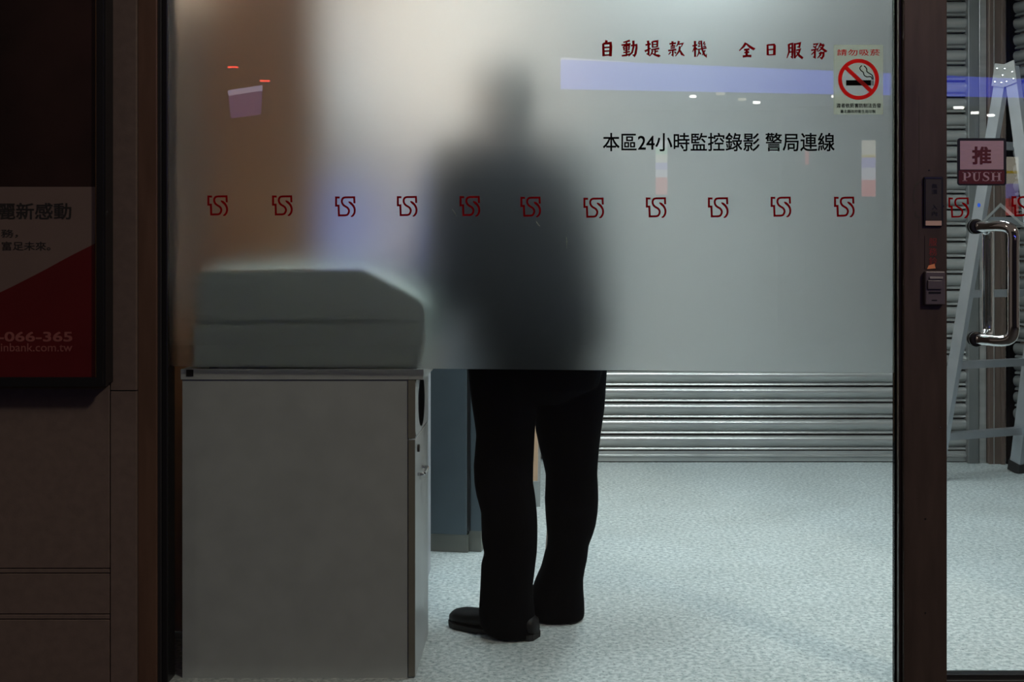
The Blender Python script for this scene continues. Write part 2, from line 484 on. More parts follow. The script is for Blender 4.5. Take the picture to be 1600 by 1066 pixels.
def logo_bm(px, py, Y, k=1.0, outline_w=66):
    """the red mark, 32 px wide; px, py = its upper left corner"""
    a = [(345, 208), (225, 205), (225, 478), (308, 478), (320, 805), (520, 802), (600, 780), (648, 700), (650, 620), (600, 545),
         (520, 495), (455, 440), (420, 360), (425, 280), (470, 220), (550, 203), (828, 200), (838, 400)]
    b = [(640, 345, 30), (700, 385, 74), (780, 460, 72), (835, 560, 68), (845, 660, 66), (825, 745, 66), (770, 820, 60), (715, 838, 30)]
    bm = bmesh.new()
    u = 1 / 21.32
    def cv(x, y, w): return (X_(px + (x - 190) * u * k, Y), Z_(py + (y - 160) * u * k, Y), w * u * k * Y / F)
    head = [cv(x, y, outline_w) for x, y in a[:6]]
    curve = smooth_pts([cv(x, y, outline_w) for x, y in a[5:16]], 4)
    tail = [cv(x, y, outline_w) for x, y in a[16:]]
    ribbon(bm, head + curve[1:] + tail, Y - 0.0005, Y)
    ribbon(bm, smooth_pts([cv(*p) for p in b], 3), Y - 0.0005, Y)
    return bm


LY = GY - 0.0002
for i, (px, py) in enumerate(((324, 305), (425, 305), (523.5, 306.5), (620, 306), (718, 306), (813, 307), (911.5, 308.5), (1009, 308),
                              (1106, 308), (1204, 307), (1303, 307))):
    obj('logo', logo_bm(px, py, LY), 'red_vinyl', win)

# brush style line: nine characters, each a set of tapered strokes in a 100-unit box
KAI = {
 '自': ((941, 63, 956, 88.5), [[(46, 0, 16), (34, 20, 12)], [(10, 20, 13), (14, 98, 15)], [(10, 21, 12), (86, 17, 15), (90, 40, 17), (84, 98, 17)],
       [(22, 45, 9), (78, 42, 9)], [(22, 67, 9), (78, 65, 9)], [(16, 92, 9), (84, 89, 9)]]),
 '動': ((971, 63, 995.5, 88.5), [[(54, 2, 11), (12, 13, 6)], [(0, 30, 8), (58, 22, 10)], [(13, 37, 9), (17, 62, 7)], [(13, 37, 7), (50, 33, 9), (47, 60, 7)],
       [(16, 49, 6), (48, 46, 6)], [(16, 61, 6), (48, 58, 6)], [(32, 8, 9), (32, 90, 9)], [(12, 75, 7), (54, 70, 8)], [(2, 95, 8), (30, 92, 10), (58, 82, 6)],
       [(60, 33, 8), (95, 28, 10), (96, 45, 11), (90, 80, 12), (82, 96, 10), (70, 88, 4)], [(76, 2, 12), (77, 40, 11), (68, 74, 10), (46, 98, 5)]]),
 '提': ((1007.5, 63, 1032, 88.5), [[(4, 29, 8), (38, 22, 9)], [(20, 2, 12), (24, 30, 11), (24, 88, 12), (10, 82, 4)], [(0, 68, 11), (38, 48, 6)],
       [(48, 8, 10), (50, 46, 8)], [(48, 9, 8), (80, 5, 11), (79, 42, 9)], [(50, 26, 6), (80, 24, 6)], [(50, 42, 6), (80, 40, 6)], [(40, 58, 7), (92, 50, 10)],
       [(66, 54, 9), (65, 84, 8)], [(66, 70, 6), (84, 66, 8)], [(50, 62, 9), (44, 80, 8), (30, 98, 4)], [(46, 80, 5), (66, 90, 9), (90, 96, 13), (100, 95, 3)]]),
 '款': ((1044, 64, 1069.5, 88.5), [[(8, 19, 8), (48, 14, 9)], [(26, 2, 11), (27, 34, 8)], [(14, 34, 7), (44, 31, 8)], [(14, 46, 7), (42, 43, 8)], [(0, 62, 8), (50, 55, 9)],
       [(28, 60, 10), (28, 94, 10), (18, 88, 3)], [(16, 70, 8), (2, 88, 4)], [(38, 68, 5), (48, 80, 9)], [(66, 1, 12), (60, 20, 8), (50, 36, 4)], [(62, 22, 7), (90, 16, 10), (80, 38, 5)],
       [(72, 34, 10), (68, 64, 10), (44, 98, 4)], [(68, 52, 6), (84, 84, 12), (100, 95, 4)]]),
 '機': ((1082, 63.5, 1104.5, 89.5), [[(0, 32, 8), (34, 26, 8)], [(17, 2, 11), (18, 98, 10)], [(18, 34, 9), (0, 68, 4)], [(20, 40, 5), (32, 54, 9)],
       [(50, 2, 9), (42, 17, 6), (52, 18, 7), (40, 36, 6), (54, 33, 7)], [(84, 6, 9), (76, 20, 6), (88, 20, 7), (76, 38, 6), (94, 34, 9)], [(34, 54, 6), (98, 44, 8)],
       [(60, 0, 10), (66, 50, 9), (82, 84, 11), (96, 96, 10), (98, 80, 3)], [(88, 58, 8), (66, 88, 4)], [(46, 56, 8), (44, 76, 8), (30, 98, 3)], [(46, 66, 4), (58, 82, 9)]]),
 '全': ((1155, 66.5, 1180, 89.5), [[(42, 2, 13), (28, 26, 12), (0, 56, 5)], [(42, 6, 8), (68, 30, 13), (90, 44, 13), (100, 40, 4)], [(30, 50, 10), (64, 45, 11)], [(32, 69, 8), (62, 65, 10)],
       [(47, 46, 13), (46, 92, 12)], [(22, 95, 12), (50, 91, 11), (76, 92, 13)]]),
 '日': ((1198, 69, 1211.5, 87), [[(9, 4, 16), (12, 96, 20)], [(9, 8, 13), (84, 4, 16), (90, 14, 22), (88, 96, 22)], [(16, 49, 11), (82, 45, 11)], [(12, 94, 10), (88, 91, 11)]]),
 '服': ((1229.5, 67, 1255, 91.5), [[(12, 8, 11), (13, 60, 9), (0, 98, 4)], [(12, 10, 8), (33, 5, 10), (34, 60, 11), (32, 94, 11), (22, 88, 3)], [(14, 34, 7), (32, 31, 7)], [(13, 60, 7), (32, 57, 7)],
       [(48, 2, 11), (48, 99, 10)], [(50, 8, 7), (80, 2, 12), (76, 28, 9), (62, 26, 4)], [(56, 48, 7), (80, 42, 12), (72, 66, 10), (52, 92, 4)], [(58, 56, 5), (76, 82, 12), (94, 96, 12), (100, 93, 3)]]),
 '務': ((1267, 67.5, 1292.5, 92), [[(14, 8, 8), (42, 4, 10), (28, 24, 6)], [(14, 20, 6), (32, 32, 9)], [(2, 46, 8), (44, 36, 10), (36, 52, 5)], [(25, 40, 10), (24, 92, 11), (12, 88, 3)], [(24, 52, 8), (2, 74, 4)],
       [(62, 0, 11), (46, 30, 4)], [(56, 16, 7), (80, 8, 9)], [(80, 8, 10), (66, 36, 9), (42, 54, 4)], [(56, 24, 5), (76, 40, 11), (92, 52, 11), (100, 50, 3)],
       [(48, 66, 7), (78, 60, 11), (76, 82, 11), (66, 98, 9), (54, 90, 3)], [(62, 54, 10), (58, 76, 9), (40, 96, 4)]]),
}
bm = bmesh.new()
for ch, ((x0, y0, x1, y1), strokes) in KAI.items():
    wch = (x1 - x0); hch = (y1 - y0)
    for si, st in enumerate(strokes):
        q = [(X_(x0 + x / 100 * wch, LY), Z_(y0 + y / 100 * hch, LY), 1.28 * w / 100 * (hch * 0.82 if wch < 20 else (wch + hch) / 2) * LY / F) for x, y, w in st]
        ribbon(bm, q, LY - 0.0005 - 0.00004 * si, LY)
obj('lettering', bm, 'red_vinyl', win)['label'] = 'dark red brush lettering'
text_mesh('lettering', '本區24小時監控錄影 警局連線', 942, 207.5, 1304, 236.5, LY, 'black_vinyl', win, bold=0.012)['label'] = 'black block lettering'
# film scratches
bm = bmesh.new()
for p in (((885, 371, 0.8), (886, 379, 1.1), (884.5, 387, 0.6)), ((707, 327, 1.4), (713, 337, 0.9)), ((838, 346, 1.6), (843, 354, 0.8))):
    ribbon(bm, [(X_(x, LY), Z_(y, LY), w * LY / F) for x, y, w in p], LY - 0.0003, LY)
obj('scratch', bm, 'sticker_sheet', win)

# no smoking sticker
SY = LY - 0.0001
st = tag(empty('no_smoking_sticker', (X_(1340, SY), SY, Z_(180, SY))), 'pale no smoking sticker with a red ring at the upper right of the glass', 'sticker')
def under(o, p):
    o.parent = p; o.matrix_parent_inverse = Matrix.Translation(-p.location); return o
sheet = bmesh.new()
def rrect(x0, y0, x1, y1, r, Y, n=4):
    pts = []
    for cx, cy, a0 in ((x1 - r, y0 + r, -PI / 2), (x1 - r, y1 - r, 0), (x0 + r, y1 - r, PI / 2), (x0 + r, y0 + r, PI)):
        for i in range(n + 1):
            a = a0 + PI / 2 * i / n
            pts.append((X_(cx + r * math.cos(a), Y), Z_(cy + r * math.sin(a), Y)))
    return pts
def polypx(pts, Y): return [(X_(x, Y), Z_(y, Y)) for x, y in pts]
under(obj('sheet', prism_xz(sheet, rrect(1302.5, 70, 1380, 179, 2, SY), SY - 0.0003, SY), 'sticker_sheet'), st)
SI = SY - 0.0004
cxp, cyp, ro, ri = 1341.5, 124, 32, 26
bm = bmesh.new()
N = 48
ro_v = [[bm.verts.new((X_(cxp + r * math.cos(2 * PI * i / N), SI), y, Z_(cyp + r * math.sin(2 * PI * i / N), SI))) for i in range(N)] for y in (SI, SI - 0.0004) for r in (ro, ri)]
for i in range(N):
    j = (i + 1) % N
    bm.faces.new([ro_v[2][i], ro_v[2][j], ro_v[3][j], ro_v[3][i]]); bm.faces.new([ro_v[0][i], ro_v[1][i], ro_v[1][j], ro_v[0][j]])
    bm.faces.new([ro_v[0][i], ro_v[0][j], ro_v[2][j], ro_v[2][i]]); bm.faces.new([ro_v[1][i], ro_v[3][i], ro_v[3][j], ro_v[1][j]])
under(obj('ring', bm, 'sign_red'), st)
bm = bmesh.new()
ribbon(bm, [(X_(1321.5, SI), Z_(105.5, SI), 6.2 * SI / F), (X_(1361, SI), Z_(142.5, SI), 6.2 * SI / F)], SI - 0.0006, SI - 0.0002)
under(obj('slash', bm, 'sign_red'), st)
bm = bmesh.new()
prism_xz(bm, polypx(((1322, 125.3), (1361, 125.3), (1361, 133.7), (1322, 133.7)), SI), SI - 0.0003, SI)
prism_xz(bm, polypx(((1362, 125.5), (1362.8, 125.5), (1362.8, 133.7), (1362, 133.7)), SI), SI - 0.0003, SI)
prism_xz(bm, polypx(((1364, 125.5), (1364.8, 125.5), (1364.8, 133.7), (1364, 133.7)), SI), SI - 0.0003, SI)
under(obj('cigarette', bm, 'black_vinyl'), st)
bm = bmesh.new()
for p in (((1346.5, 102.5), (1343.5, 106), (1345, 110), (1349, 113), (1350, 117), (1354, 120), (1361, 120), (1362.6, 124.5)),
          ((1350, 103), (1354, 107), (1354.5, 112), (1359, 115), (1363, 118), (1364.5, 124.5))):
    ribbon(bm, smooth_pts([(X_(x, SI), Z_(y, SI), 1.5 * SI / F) for x, y in p], 3), SI - 0.0003, SI)
under(obj('smoke', bm, 'black_vinyl'), st)
under(text_mesh('lettering', '請勿吸菸', 1308, 77, 1375, 87, SI, 'sign_red', None, bold=0.008, spacing=1.15, skew=0.0), st)
under(text_mesh('lettering', '違者依菸害防制法告發', 1307, 161.5, 1376.5, 168.5, SI, 'black_vinyl', None, bold=0.012), st)
under(text_mesh('lettering', '臺北縣政府衛生局印製', 1313, 171.5, 1368, 176.8, SI, 'black_vinyl', None, bold=0.012), st)

# ------------------------------------------------------------------ glass door on the right
dx0, dx1 = X_(1480, MY) + 0.002, X_(1480, MY) + 0.92
door = struct(empty('door_1', (0, 0, 0)), 'glass door with chrome pull handle')
obj('glass_pane', B(dx0, dx1, GY, GY + 0.010, Z_(1052, GY), 2.575), 'glass', door)
obj('bottom_rail', B(dx0, dx1, GY - 0.012, GY + 0.022, Z_(1059, GY), Z_(1052, GY), 0.001), 'black', door)
obj('kick_strip', B(dx0, dx1, GY - 0.016, GY + 0.020, Z_(1061.5, GY), Z_(1059.2, GY)), 'chrome', door)
obj('logo', logo_bm(1481.5, 308, LY, 1.02, 56), 'red_vinyl', door)
obj('logo', logo_bm(1580.5, 306, LY, 1.02), 'red_vinyl', door)
def handle(sgn, base_y):
    z0, z1 = Z_(530, GY), Z_(354, GY)
    xm, xg = X_(1527, GY), X_(1527, GY) + 0.066
    yg = base_y + sgn * 0.085
    pts = []
    c = [(xm, base_y, z1), (xm + 0.012, base_y + sgn * 0.012, z1), (xg - 0.02, yg - sgn * 0.026, z1), (xg - 0.004, yg - sgn * 0.006, z1 - 0.010),
         (xg, yg, z1 - 0.030), (xg, yg, z1 - 0.06)]
    top = smooth_pts(c, 6)
    bot = [(x, y, z0 + (z1 - z)) for x, y, z in reversed(top)]
    bm = bmesh.new(); tube(bm, top + bot, 0.0155, 16)
    h = obj('handle', bm, 'chrome', door, smooth=True)
    for z in (z0, z1):
        b2 = bmesh.new()
        tube(b2, [(xm - 0.004, base_y - sgn * 0.001, z), (xm - 0.004, base_y + sgn * 0.006, z), (xm - 0.004, base_y + sgn * 0.009, z)], [0.021, 0.021, 0.016], 18)
        obj('ferrule', b2, 'black', h)
handle(-1, GY); handle(1, GY + 0.010)
obj('lower_rail', B(dx0, dx1, GY - 0.014, GY - 0.008, -0.09, Z_(1061.7, GY)), 'bronze', door)
struct(obj('trim_6', B(dx1 + 0.004, dx1 + 0.10, 3.15, 3.28, -0.10, 2.62, 0.003), 'bronze'), 'brown metal frame right of the door')
struct(obj('trim_7', B(dx0, dx1, 3.17, 3.26, 2.58, 2.62, 0.003), 'bronze'), 'brown metal head rail above the door')
struct(obj('wall_front', B(dx1 + 0.10, 3.9, 3.16, 3.30, -0.10, 2.62), 'stone'), 'stone wall right of the door')

# push sign
PY = GY - 0.0005
ps = tag(empty('push_sign', (X_(1533, PY), PY, Z_(290, PY))), 'square push sign with maroon lettering stuck on the glass door', 'sign')
under(obj('backplate', prism_xz(bmesh.new(), rrect(1495.3, 216, 1572, 290, 4.5, PY), PY - 0.002, PY), 'black'), ps)
P2 = PY - 0.0021
under(obj('upper_plate', prism_xz(bmesh.new(), rrect(1500, 220, 1568, 265, 0.8, P2), P2 - 0.0006, P2), 'sign_pink'), ps)
under(obj('lower_plate', prism_xz(bmesh.new(), rrect(1498, 266, 1569.5, 287.5, 2.2, P2), P2 - 0.0005, P2), 'sign_maroon'), ps)
P3 = P2 - 0.0007
under(text_mesh('lettering', '推', 1519, 229, 1549, 257, P3, 'sign_maroon', None, bold=0.028), ps)
bm = bmesh.new()
def serif(zx, polys):
    for poly in polys: prism_xz(bm, polypx([(1490 + (zx + x) / 11.84, 210 + y / 11.84) for x, y in poly], P3), P3 - 0.0003, P3)
R = lambda x0, y0, x1, y1: ((x0, y0), (x1, y0), (x1, y1), (x0, y1))
serif(165, [R(0, 700, 90, 712), R(22, 700, 62, 862), R(0, 853, 85, 865)])
serif(340, [R(0, 700, 85, 712), R(105, 700, 165, 712), R(22, 700, 58, 815), R(126, 700, 142, 815)])
serif(690, [R(0, 700, 82, 712), R(0, 853, 82, 865), R(22, 700, 60, 862), R(112, 700, 195, 712), R(112, 853, 195, 865), R(134, 700, 172, 862), R(60, 772, 134, 786)])
def curvepx(pts): ribbon(bm, smooth_pts([(X_(1490 + x / 11.84, P3), Z_(210 + y / 11.84, P3), w / 11.84 * P3 / F) for x, y, w in pts], 4), P3 - 0.0003, P3)
curvepx([(228, 706, 12), (270, 708, 16), (298, 735, 36), (296, 770, 34), (262, 792, 14), (228, 792, 12)])
curvepx([(381, 812, 36), (392, 845, 26), (422, 858, 14), (455, 848, 14), (474, 812, 16)])
curvepx([(655, 745, 8), (640, 715, 12), (600, 703, 12), (562, 722, 22), (570, 762, 34), (630, 795, 36), (645, 830, 24), (605, 860, 12), (560, 852, 12), (542, 818, 8)])
prism_xz(bm, polypx([(1490 + x / 11.84, 210 + y / 11.84) for x, y in R(650, 702, 658, 750)], P3), P3 - 0.0003, P3)
prism_xz(bm, polypx([(1490 + x / 11.84, 210 + y / 11.84) for x, y in R(538, 812, 546, 864)], P3), P3 - 0.0003, P3)
under(obj('lettering', bm, 'sign_pink'), ps)

# small fittings on the mullion
MF = MY - 0.0005
cp = tag(empty('card_slot_plate', (X_(1457, MF), MF, Z_(354, MF))), 'dark metal plate with worn lettering on the brown post', 'plate')
under(obj('rim', prism_xz(bmesh.new(), rrect(1443, 276.5, 1472.5, 353.5, 1.2, MF), MF - 0.006, MF), 'black'), cp)
under(obj('face', prism_xz(bmesh.new(), rrect(1446, 280, 1470.5, 344, 0.8, MF - 0.006), MF - 0.008, MF - 0.006), 'plate'), cp)
under(obj('top_edge', prism_xz(bmesh.new(), rrect(1444.5, 277.5, 1471, 279.2, 0.4, MF - 0.006), MF - 0.0085, MF - 0.006), 'chrome'), cp)
under(obj('pale_strip', prism_xz(bmesh.new(), rrect(1446, 345, 1471, 352.5, 0.6, MF - 0.006), MF - 0.008, MF - 0.006), 'label_pink'), cp)
for ch, y0 in (('無', 287), ('須', 296), ('入', 320), ('內', 330)):
    under(text_mesh('lettering', ch, 1456, y0, 1464.5, y0 + 7.5, MF - 0.0081, 'black', None, bold=0.02), cp)
sb = tag(empty('service_bell_sticker', (X_(1456, MF), MF, Z_(420, MF))), 'narrow brown sticker with dark red vertical lettering above the bell', 'sticker')
under(obj('sheet', prism_xz(bmesh.new(), rrect(1445, 368, 1469, 420, 0.6, MF), MF - 0.0012, MF), 'bronze'), sb)
for ch, y0 in (('服', 372.5), ('務', 387.5), ('鈴', 402)):
    under(text_mesh('lettering', ch, 1451.5, y0, 1464, y0 + 12, MF - 0.0013, 'dark_red_ink', None), sb)
under(obj('orange_patch', prism_xz(bmesh.new(), polypx(((1448.5, 420.5), (1451, 415), (1455.5, 413.5), (1460, 412.5), (1461.8, 419.5)), MF - 0.0013), MF - 0.002, MF - 0.0013), 'orange'), sb)
db = tag(empty('door_bell', (X_(1456, MF), MF, Z_(476, MF))), 'lilac grey plastic bell push on the brown post', 'door bell')
under(obj('housing', B(X_(1443, MF), X_(1474, MF), MF - 0.016, MF, Z_(476, MF), Z_(424, MF), 0.003), 'bell'), db)
by = MF - 0.016
under(obj('ridge', B(X_(1452, by), X_(1473, by), by - 0.004, by, Z_(436, by), Z_(432.5, by), 0.001), 'atm_upper'), db)
under(obj('button', B(X_(1449, by), X_(1471, by), by - 0.005, by, Z_(452, by), Z_(438, by), 0.0015), 'bell'), db)
under(obj('slot', B(X_(1451, by), X_(1470, by), by - 0.001, by + 0.004, Z_(459, by), Z_(456, by)), 'black'), db)
under(obj('slot', B(X_(1456, by), X_(1464, by), by - 0.001, by + 0.004, Z_(470, by), Z_(468.5, by)), 'black'), db)

# ------------------------------------------------------------------ poster light box on the outer wall
PB = 3.10                       # front plane of the frame
px1, pz0, pxl, pzt = X_(165, PB), Z_(604, PB), -1.95, 2.35
ix1, iz0 = X_(150, PB), Z_(590, PB)
lb = tag(empty('poster_case', (-1.6, PB + 0.035, pz0)), 'framed bank poster with dark picture, pale band and red corner on the wall', 'poster')
under(obj('backbox', B(pxl + 0.005, px1 - 0.006, PB + 0.02, WY - 0.0005, pz0 + 0.005, pzt - 0.005), 'black'), lb)
def mitre(pts): return prism_xz(bmesh.new(), pts, PB, PB + 0.02)
il, it = pxl + 0.03, pzt - 0.03
under(obj('frame_rail', mitre([(px1, pz0), (px1, pzt), (ix1, it), (ix1, iz0)]), 'black'), lb)
under(obj('frame_rail', mitre([(pxl, pz0), (px1, pz0), (ix1, iz0), (il, iz0)]), 'black'), lb)
under(obj('frame_rail', mitre([(pxl, pz0), (il, iz0), (il, it), (pxl, pzt)]), 'black'), lb)
under(obj('frame_rail', mitre([(pxl, pzt), (il, it), (ix1, it), (px1, pzt)]), 'black'), lb)
under(obj('bright_edge', B(ix1 - 0.0012, ix1 + 0.0012, PB - 0.0015, PB + 0.012, iz0, it), 'brass'), lb)
under(obj('bright_edge', B(X_(160.6, PB), X_(161.5, PB), PB - 0.001, PB + 0.001, pz0 + 0.006, pzt), 'chrome'), lb)
QY = PB + 0.012
under(obj('picture', prism_xz(bmesh.new(), [(il, Z_(292, QY)), (ix1, Z_(292, QY)), (ix1, it), (il, it)], QY, QY + 0.004), 'poster_dark'), lb)
band = [(il, Z_(292, QY)), (ix1, Z_(292, QY)), (ix1, Z_(381, QY))]
edge = smooth_pts([(148, 381), (110, 400), (60, 427), (0, 457), (-80, 492)], 6)
edgew = [(X_(x, QY), Z_(y, QY)) for x, y in edge]
edgew = [(max(il, min(x, ix1)), z) for x, z in edgew]
under(obj('pale_band', prism_xz(bmesh.new(), band[:2] + edgew + [(il, edgew[-1][1])], QY, QY + 0.004), 'poster_white'), lb)
under(obj('red_corner', prism_xz(bmesh.new(), edgew + [(il, edgew[-1][1]), (il, iz0), (ix1, iz0)], QY, QY + 0.004), 'poster_red'), lb)
TY = QY - 0.0003
under(text_mesh('lettering', '麗新感動', -4.5, 317, 111.5, 343, TY, 'ink_grey', None, bold=0.013), lb)
under(text_mesh('lettering', '務，', 2, 358.5, 28, 371.5, TY, 'ink_grey', None, bold=0.005), lb)
under(text_mesh('lettering', '富足未來。', 3, 377.5, 79, 391.5, TY, 'ink_grey', None, bold=0.005), lb)
under(text_mesh('lettering', '-066-365', -3, 518.5, 113, 534, TY, 'ink_red', None, bold=0.02), lb)
under(text_mesh('lettering', 'hinbank.com.tw', -8, 536.5, 113, 549.5, TY, 'ink_red', None, bold=0.004), lb)
under(obj('cover_glass', B(il, ix1 - 0.002, PB + 0.005, PB + 0.008, iz0, it), 'glass'), lb)

# ------------------------------------------------------------------ roller shutters
PITCH = 25.1 * BACK / F
def slat_mesh(length):
    p = PITCH
    prof = [(0.010, 0.0), (-0.001, 0.0015), (-0.0075, 0.0045), (-0.0055, 0.0105), (-0.001, 0.0165), (0.008, 0.019), (0.008, 0.0215),
            (-0.002, 0.0235), (-0.010, 0.030), (-0.017, 0.042), (-0.020, 0.055), (-0.018, 0.068), (-0.010, 0.078), (0.000, 0.083), (0.013, 0.0855)]
    sc = p / 0.0915
    bm = bmesh.new()
    pts = [(y, z * sc) for y, z in prof] + [(0.018, 0.0855 * sc), (0.018, 0.0)]
    prism_yz(bm, pts, 0, length)
    bmesh.ops.recalc_face_normals(bm, faces=bm.faces)
    me = bpy.data.meshes.new('slat'); bm.to_mesh(me); bm.free(); me.materials.append(M['steel'])
    for f in me.polygons: f.use_smooth = len(f.vertices) == 4
    me.set_sharp_from_angle(angle=math.radians(50))
    return me
x_sh0, x_sh1 = 0.02, X_(1512, BACK)
sh = tag(empty('roller_shutter', (x_sh0, BACK, 0)), 'grey ribbed steel roller shutter closing the back of the lobby', 'roller shutter')
ssm = slat_mesh(x_sh1 - x_sh0)
bar_top = Z_(703.5, BACK)
obj('bottom_bar', prism_yz(bmesh.new(), [(-0.012, 0.006), (-0.014, 0.030), (-0.022, 0.034), (-0.022, 0.040), (-0.010, 0.046), (-0.010, bar_top - 0.004), (0.012, bar_top - 0.002), (0.012, 0.006)], 0, x_sh1 - x_sh0), 'steel', sh)
k = 0; z = bar_top
while z + PITCH < CEIL:
    link('slat', ssm, sh, (0, 0, z)); z += PITCH; k += 1
obj('guide_rail', B(X_(1508, BACK) - x_sh0, X_(1530, BACK - 0.05) - x_sh0, -0.05, 0.06, 0, CEIL - 0.002, 0.004), 'steel_dk', sh)
obj('guide_rail', B(X_(1530, BACK - 0.04) - x_sh0, X_(1541.5, BACK - 0.04) - x_sh0, -0.04, 0.06, 0, CEIL - 0.002, 0.003), 'steel', sh)

cor = (X_(1572, BACK - 0.06), BACK - 0.04)
ang = math.radians(-65)
s2 = tag(empty('roller_shutter', (cor[0] + 0.012, cor[1] - 0.01, 0), ang), 'dark ribbed steel roller shutter on the right side behind the ladder', 'roller shutter')
sl2 = 1.55
ssm2 = slat_mesh(sl2)
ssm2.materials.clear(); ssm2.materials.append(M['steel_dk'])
z = 0.05
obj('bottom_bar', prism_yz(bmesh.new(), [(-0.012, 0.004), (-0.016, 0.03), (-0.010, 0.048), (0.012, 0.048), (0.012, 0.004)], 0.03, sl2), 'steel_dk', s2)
while z + PITCH < CEIL:
    link('slat', ssm2, s2, (0.03, 0.03, z)); z += PITCH
obj('guide_rail', B(0.0, 0.028, -0.012, 0.07, 0, CEIL - 0.002, 0.002), 'matte_black', s2)  # black filler strip, shade of the gap beside the post put into its colour
g2 = tag(empty('shutter_post', (cor[0], cor[1], 0)), 'brown metal post in the corner between the two shutters', 'post')
def px_at(px, Y): return X_(px, Y) - cor[0]
yb = BACK - 0.07
obj('post', B(px_at(1545.5, yb), px_at(1566, yb), yb - cor[1], 0.10, 0, CEIL - 0.002, 0.004), 'steel_brown', g2)
obj('rib', B(px_at(1553, yb - 0.006), px_at(1554, yb - 0.006), yb - 0.006 - cor[1], 0.0, 0, CEIL - 0.002), 'steel', g2)
obj('flange', B(px_at(1565, yb - 0.015), px_at(1570.5, yb - 0.015), yb - 0.015 - cor[1], 0.08, 0, CEIL - 0.002, 0.002), 'steel_brown', g2)

# ------------------------------------------------------------------ ceiling light panels
def lamp(x, y, rz, label):
    t = tag(empty('ceiling_light', (x, y, CEIL), rz), label, 'ceiling light', 'lobby ceiling lights')
    bm = bmesh.new()
    for a in ((-0.62, 0.62, -0.18, -0.15), (-0.62, 0.62, 0.15, 0.18), (-0.62, -0.59, -0.15, 0.15), (0.59, 0.62, -0.15, 0.15)):
        box(bm, a[0], a[1], a[2], a[3], -0.07, -0.001)
    obj('housing', bm, 'lampbody', t)
    obj('diffuser', B(-0.59, 0.59, -0.15, 0.15, -0.06, -0.045), 'tube', t)
lamp(-0.40, 4.05, PI / 2, 'left fluorescent ceiling light of the lobby, above the cash machine')
lamp(1.60, 4.05, PI / 2, 'right fluorescent ceiling light of the lobby, near the ladder')
lamp(0.70, 5.00, PI / 2, 'rear fluorescent ceiling light of the lobby, above the shutter')

# ------------------------------------------------------------------ counter with waste hole and door
KY = 3.235
kx0, kx1 = X_(284.5, KY), X_(637, KY)
zt0, zt1 = Z_(593.5, KY), Z_(577, KY)
kd = 0.375
ct = tag(empty('counter_cabinet', ((kx0 + kx1) / 2, KY + kd / 2, 0)), 'grey laminate counter cabinet standing right behind the window', 'cabinet')
under(obj('worktop', B(kx0 - 0.004, X_(662, KY), KY - 0.002, KY + kd + 0.01, zt0, zt1, 0.0015), 'counter'), ct)
under(obj('body', B(kx0, kx1, KY + 0.003, KY + kd, 0.0, zt0 - 0.0005), 'counter'), ct)
under(obj('edge_cap', B(kx0 + 0.013, kx0 + 0.033, KY - 0.004, KY - 0.0022, Z_(588, KY), Z_(577.5, KY)), 'black'), ct)
fx = X_(649, KY); zs = Z_(686, KY)
# upper front panel with the round hole: ring built around a circle
bm = bmesh.new()
hc = (KY + 0.155, (Z_(590, 3.36) + Z_(666, 3.36)) / 2); hr = 0.076
N = 32
yA, yB_, zA, zB_ = KY, KY + kd - 0.01, zs + 0.002, zt0 - 0.001
def sq(a):
    c, s = math.cos(a), math.sin(a)
    ks = []
    if c > 1e-9: ks.append((yB_ - hc[0]) / c)
    if c < -1e-9: ks.append((yA - hc[0]) / c)
    if s > 1e-9: ks.append((zB_ - hc[1]) / s)
    if s < -1e-9: ks.append((zA - hc[1]) / s)
    k = min(ks); return hc[0] + c * k, hc[1] + s * k
hr = min(hr, zB_ - hc[1] - 0.004, hc[1] - zA - 0.004)
rings = []
for x in (fx, fx - 0.02):
    inner = [bm.verts.new((x, hc[0] + hr * math.cos(2 * PI * i / N), hc[1] + hr * math.sin(2 * PI * i / N))) for i in range(N)]
    angs = [2 * PI * i / N for i in range(N)]
    outer = [bm.verts.new((x,) + sq(a)) for a in angs]
    rings.append((inner, outer))
for i in range(N):
    j = (i + 1) % N
    (i0, o0), (i1, o1) = rings
    bm.faces.new([i0[i], o0[i], o0[j], i0[j]]); bm.faces.new([i1[i], i1[j], o1[j], o1[i]])
    bm.faces.new([o0[i], o1[i], o1[j], o0[j]]); bm.faces.new([i0[i], i0[j], i1[j], i1[i]])
up = under(obj('hole_panel', bm, 'counter_door'), ct)
under(obj('panel_edge', B(kx1 + 0.0015, fx - 0.0004, KY - 0.001, KY + 0.002, zs + 0.002, zt0 - 0.0012), 'counter_edge'), ct)
bm = bmesh.new()
N = 28
tube(bm, [(fx + 0.002, hc[0], hc[1]), (fx + 0.0025, hc[0], hc[1])], [hr + 0.001, hr * 0.99], N)
under(obj('hole_flap', bm, 'matte_black'), ct)
dr = under(obj('door', B(kx1 + 0.002, fx, KY, KY + kd - 0.015, 0.004, zs - 0.002, 0.0012), 'counter_door'), ct)
def sub(o, p): o.parent = p; o.matrix_parent_inverse = (Matrix.Translation(p.location) if p.parent is None else Matrix.Identity(4)); return o
de = obj('door_edge', B(kx1 + 0.0025, fx - 0.001, KY - 0.0012, KY + 0.002, 0.005, zs - 0.003), 'counter_edge'); de.parent = dr
bm = bmesh.new()
hz = Z_(738, KY + 0.09); hy = KY + 0.06
tube(bm, smooth_pts([(fx, hy, hz), (fx + 0.014, hy, hz), (fx + 0.018, hy + 0.02, hz), (fx + 0.018, hy + 0.09, hz), (fx + 0.014, hy + 0.11, hz), (fx, hy + 0.11, hz)], 4), 0.005, 10)
hd = obj('handle', bm, 'chrome', smooth=True); hd.parent = dr
bm = bmesh.new()
lz = Z_(700, KY + 0.06)
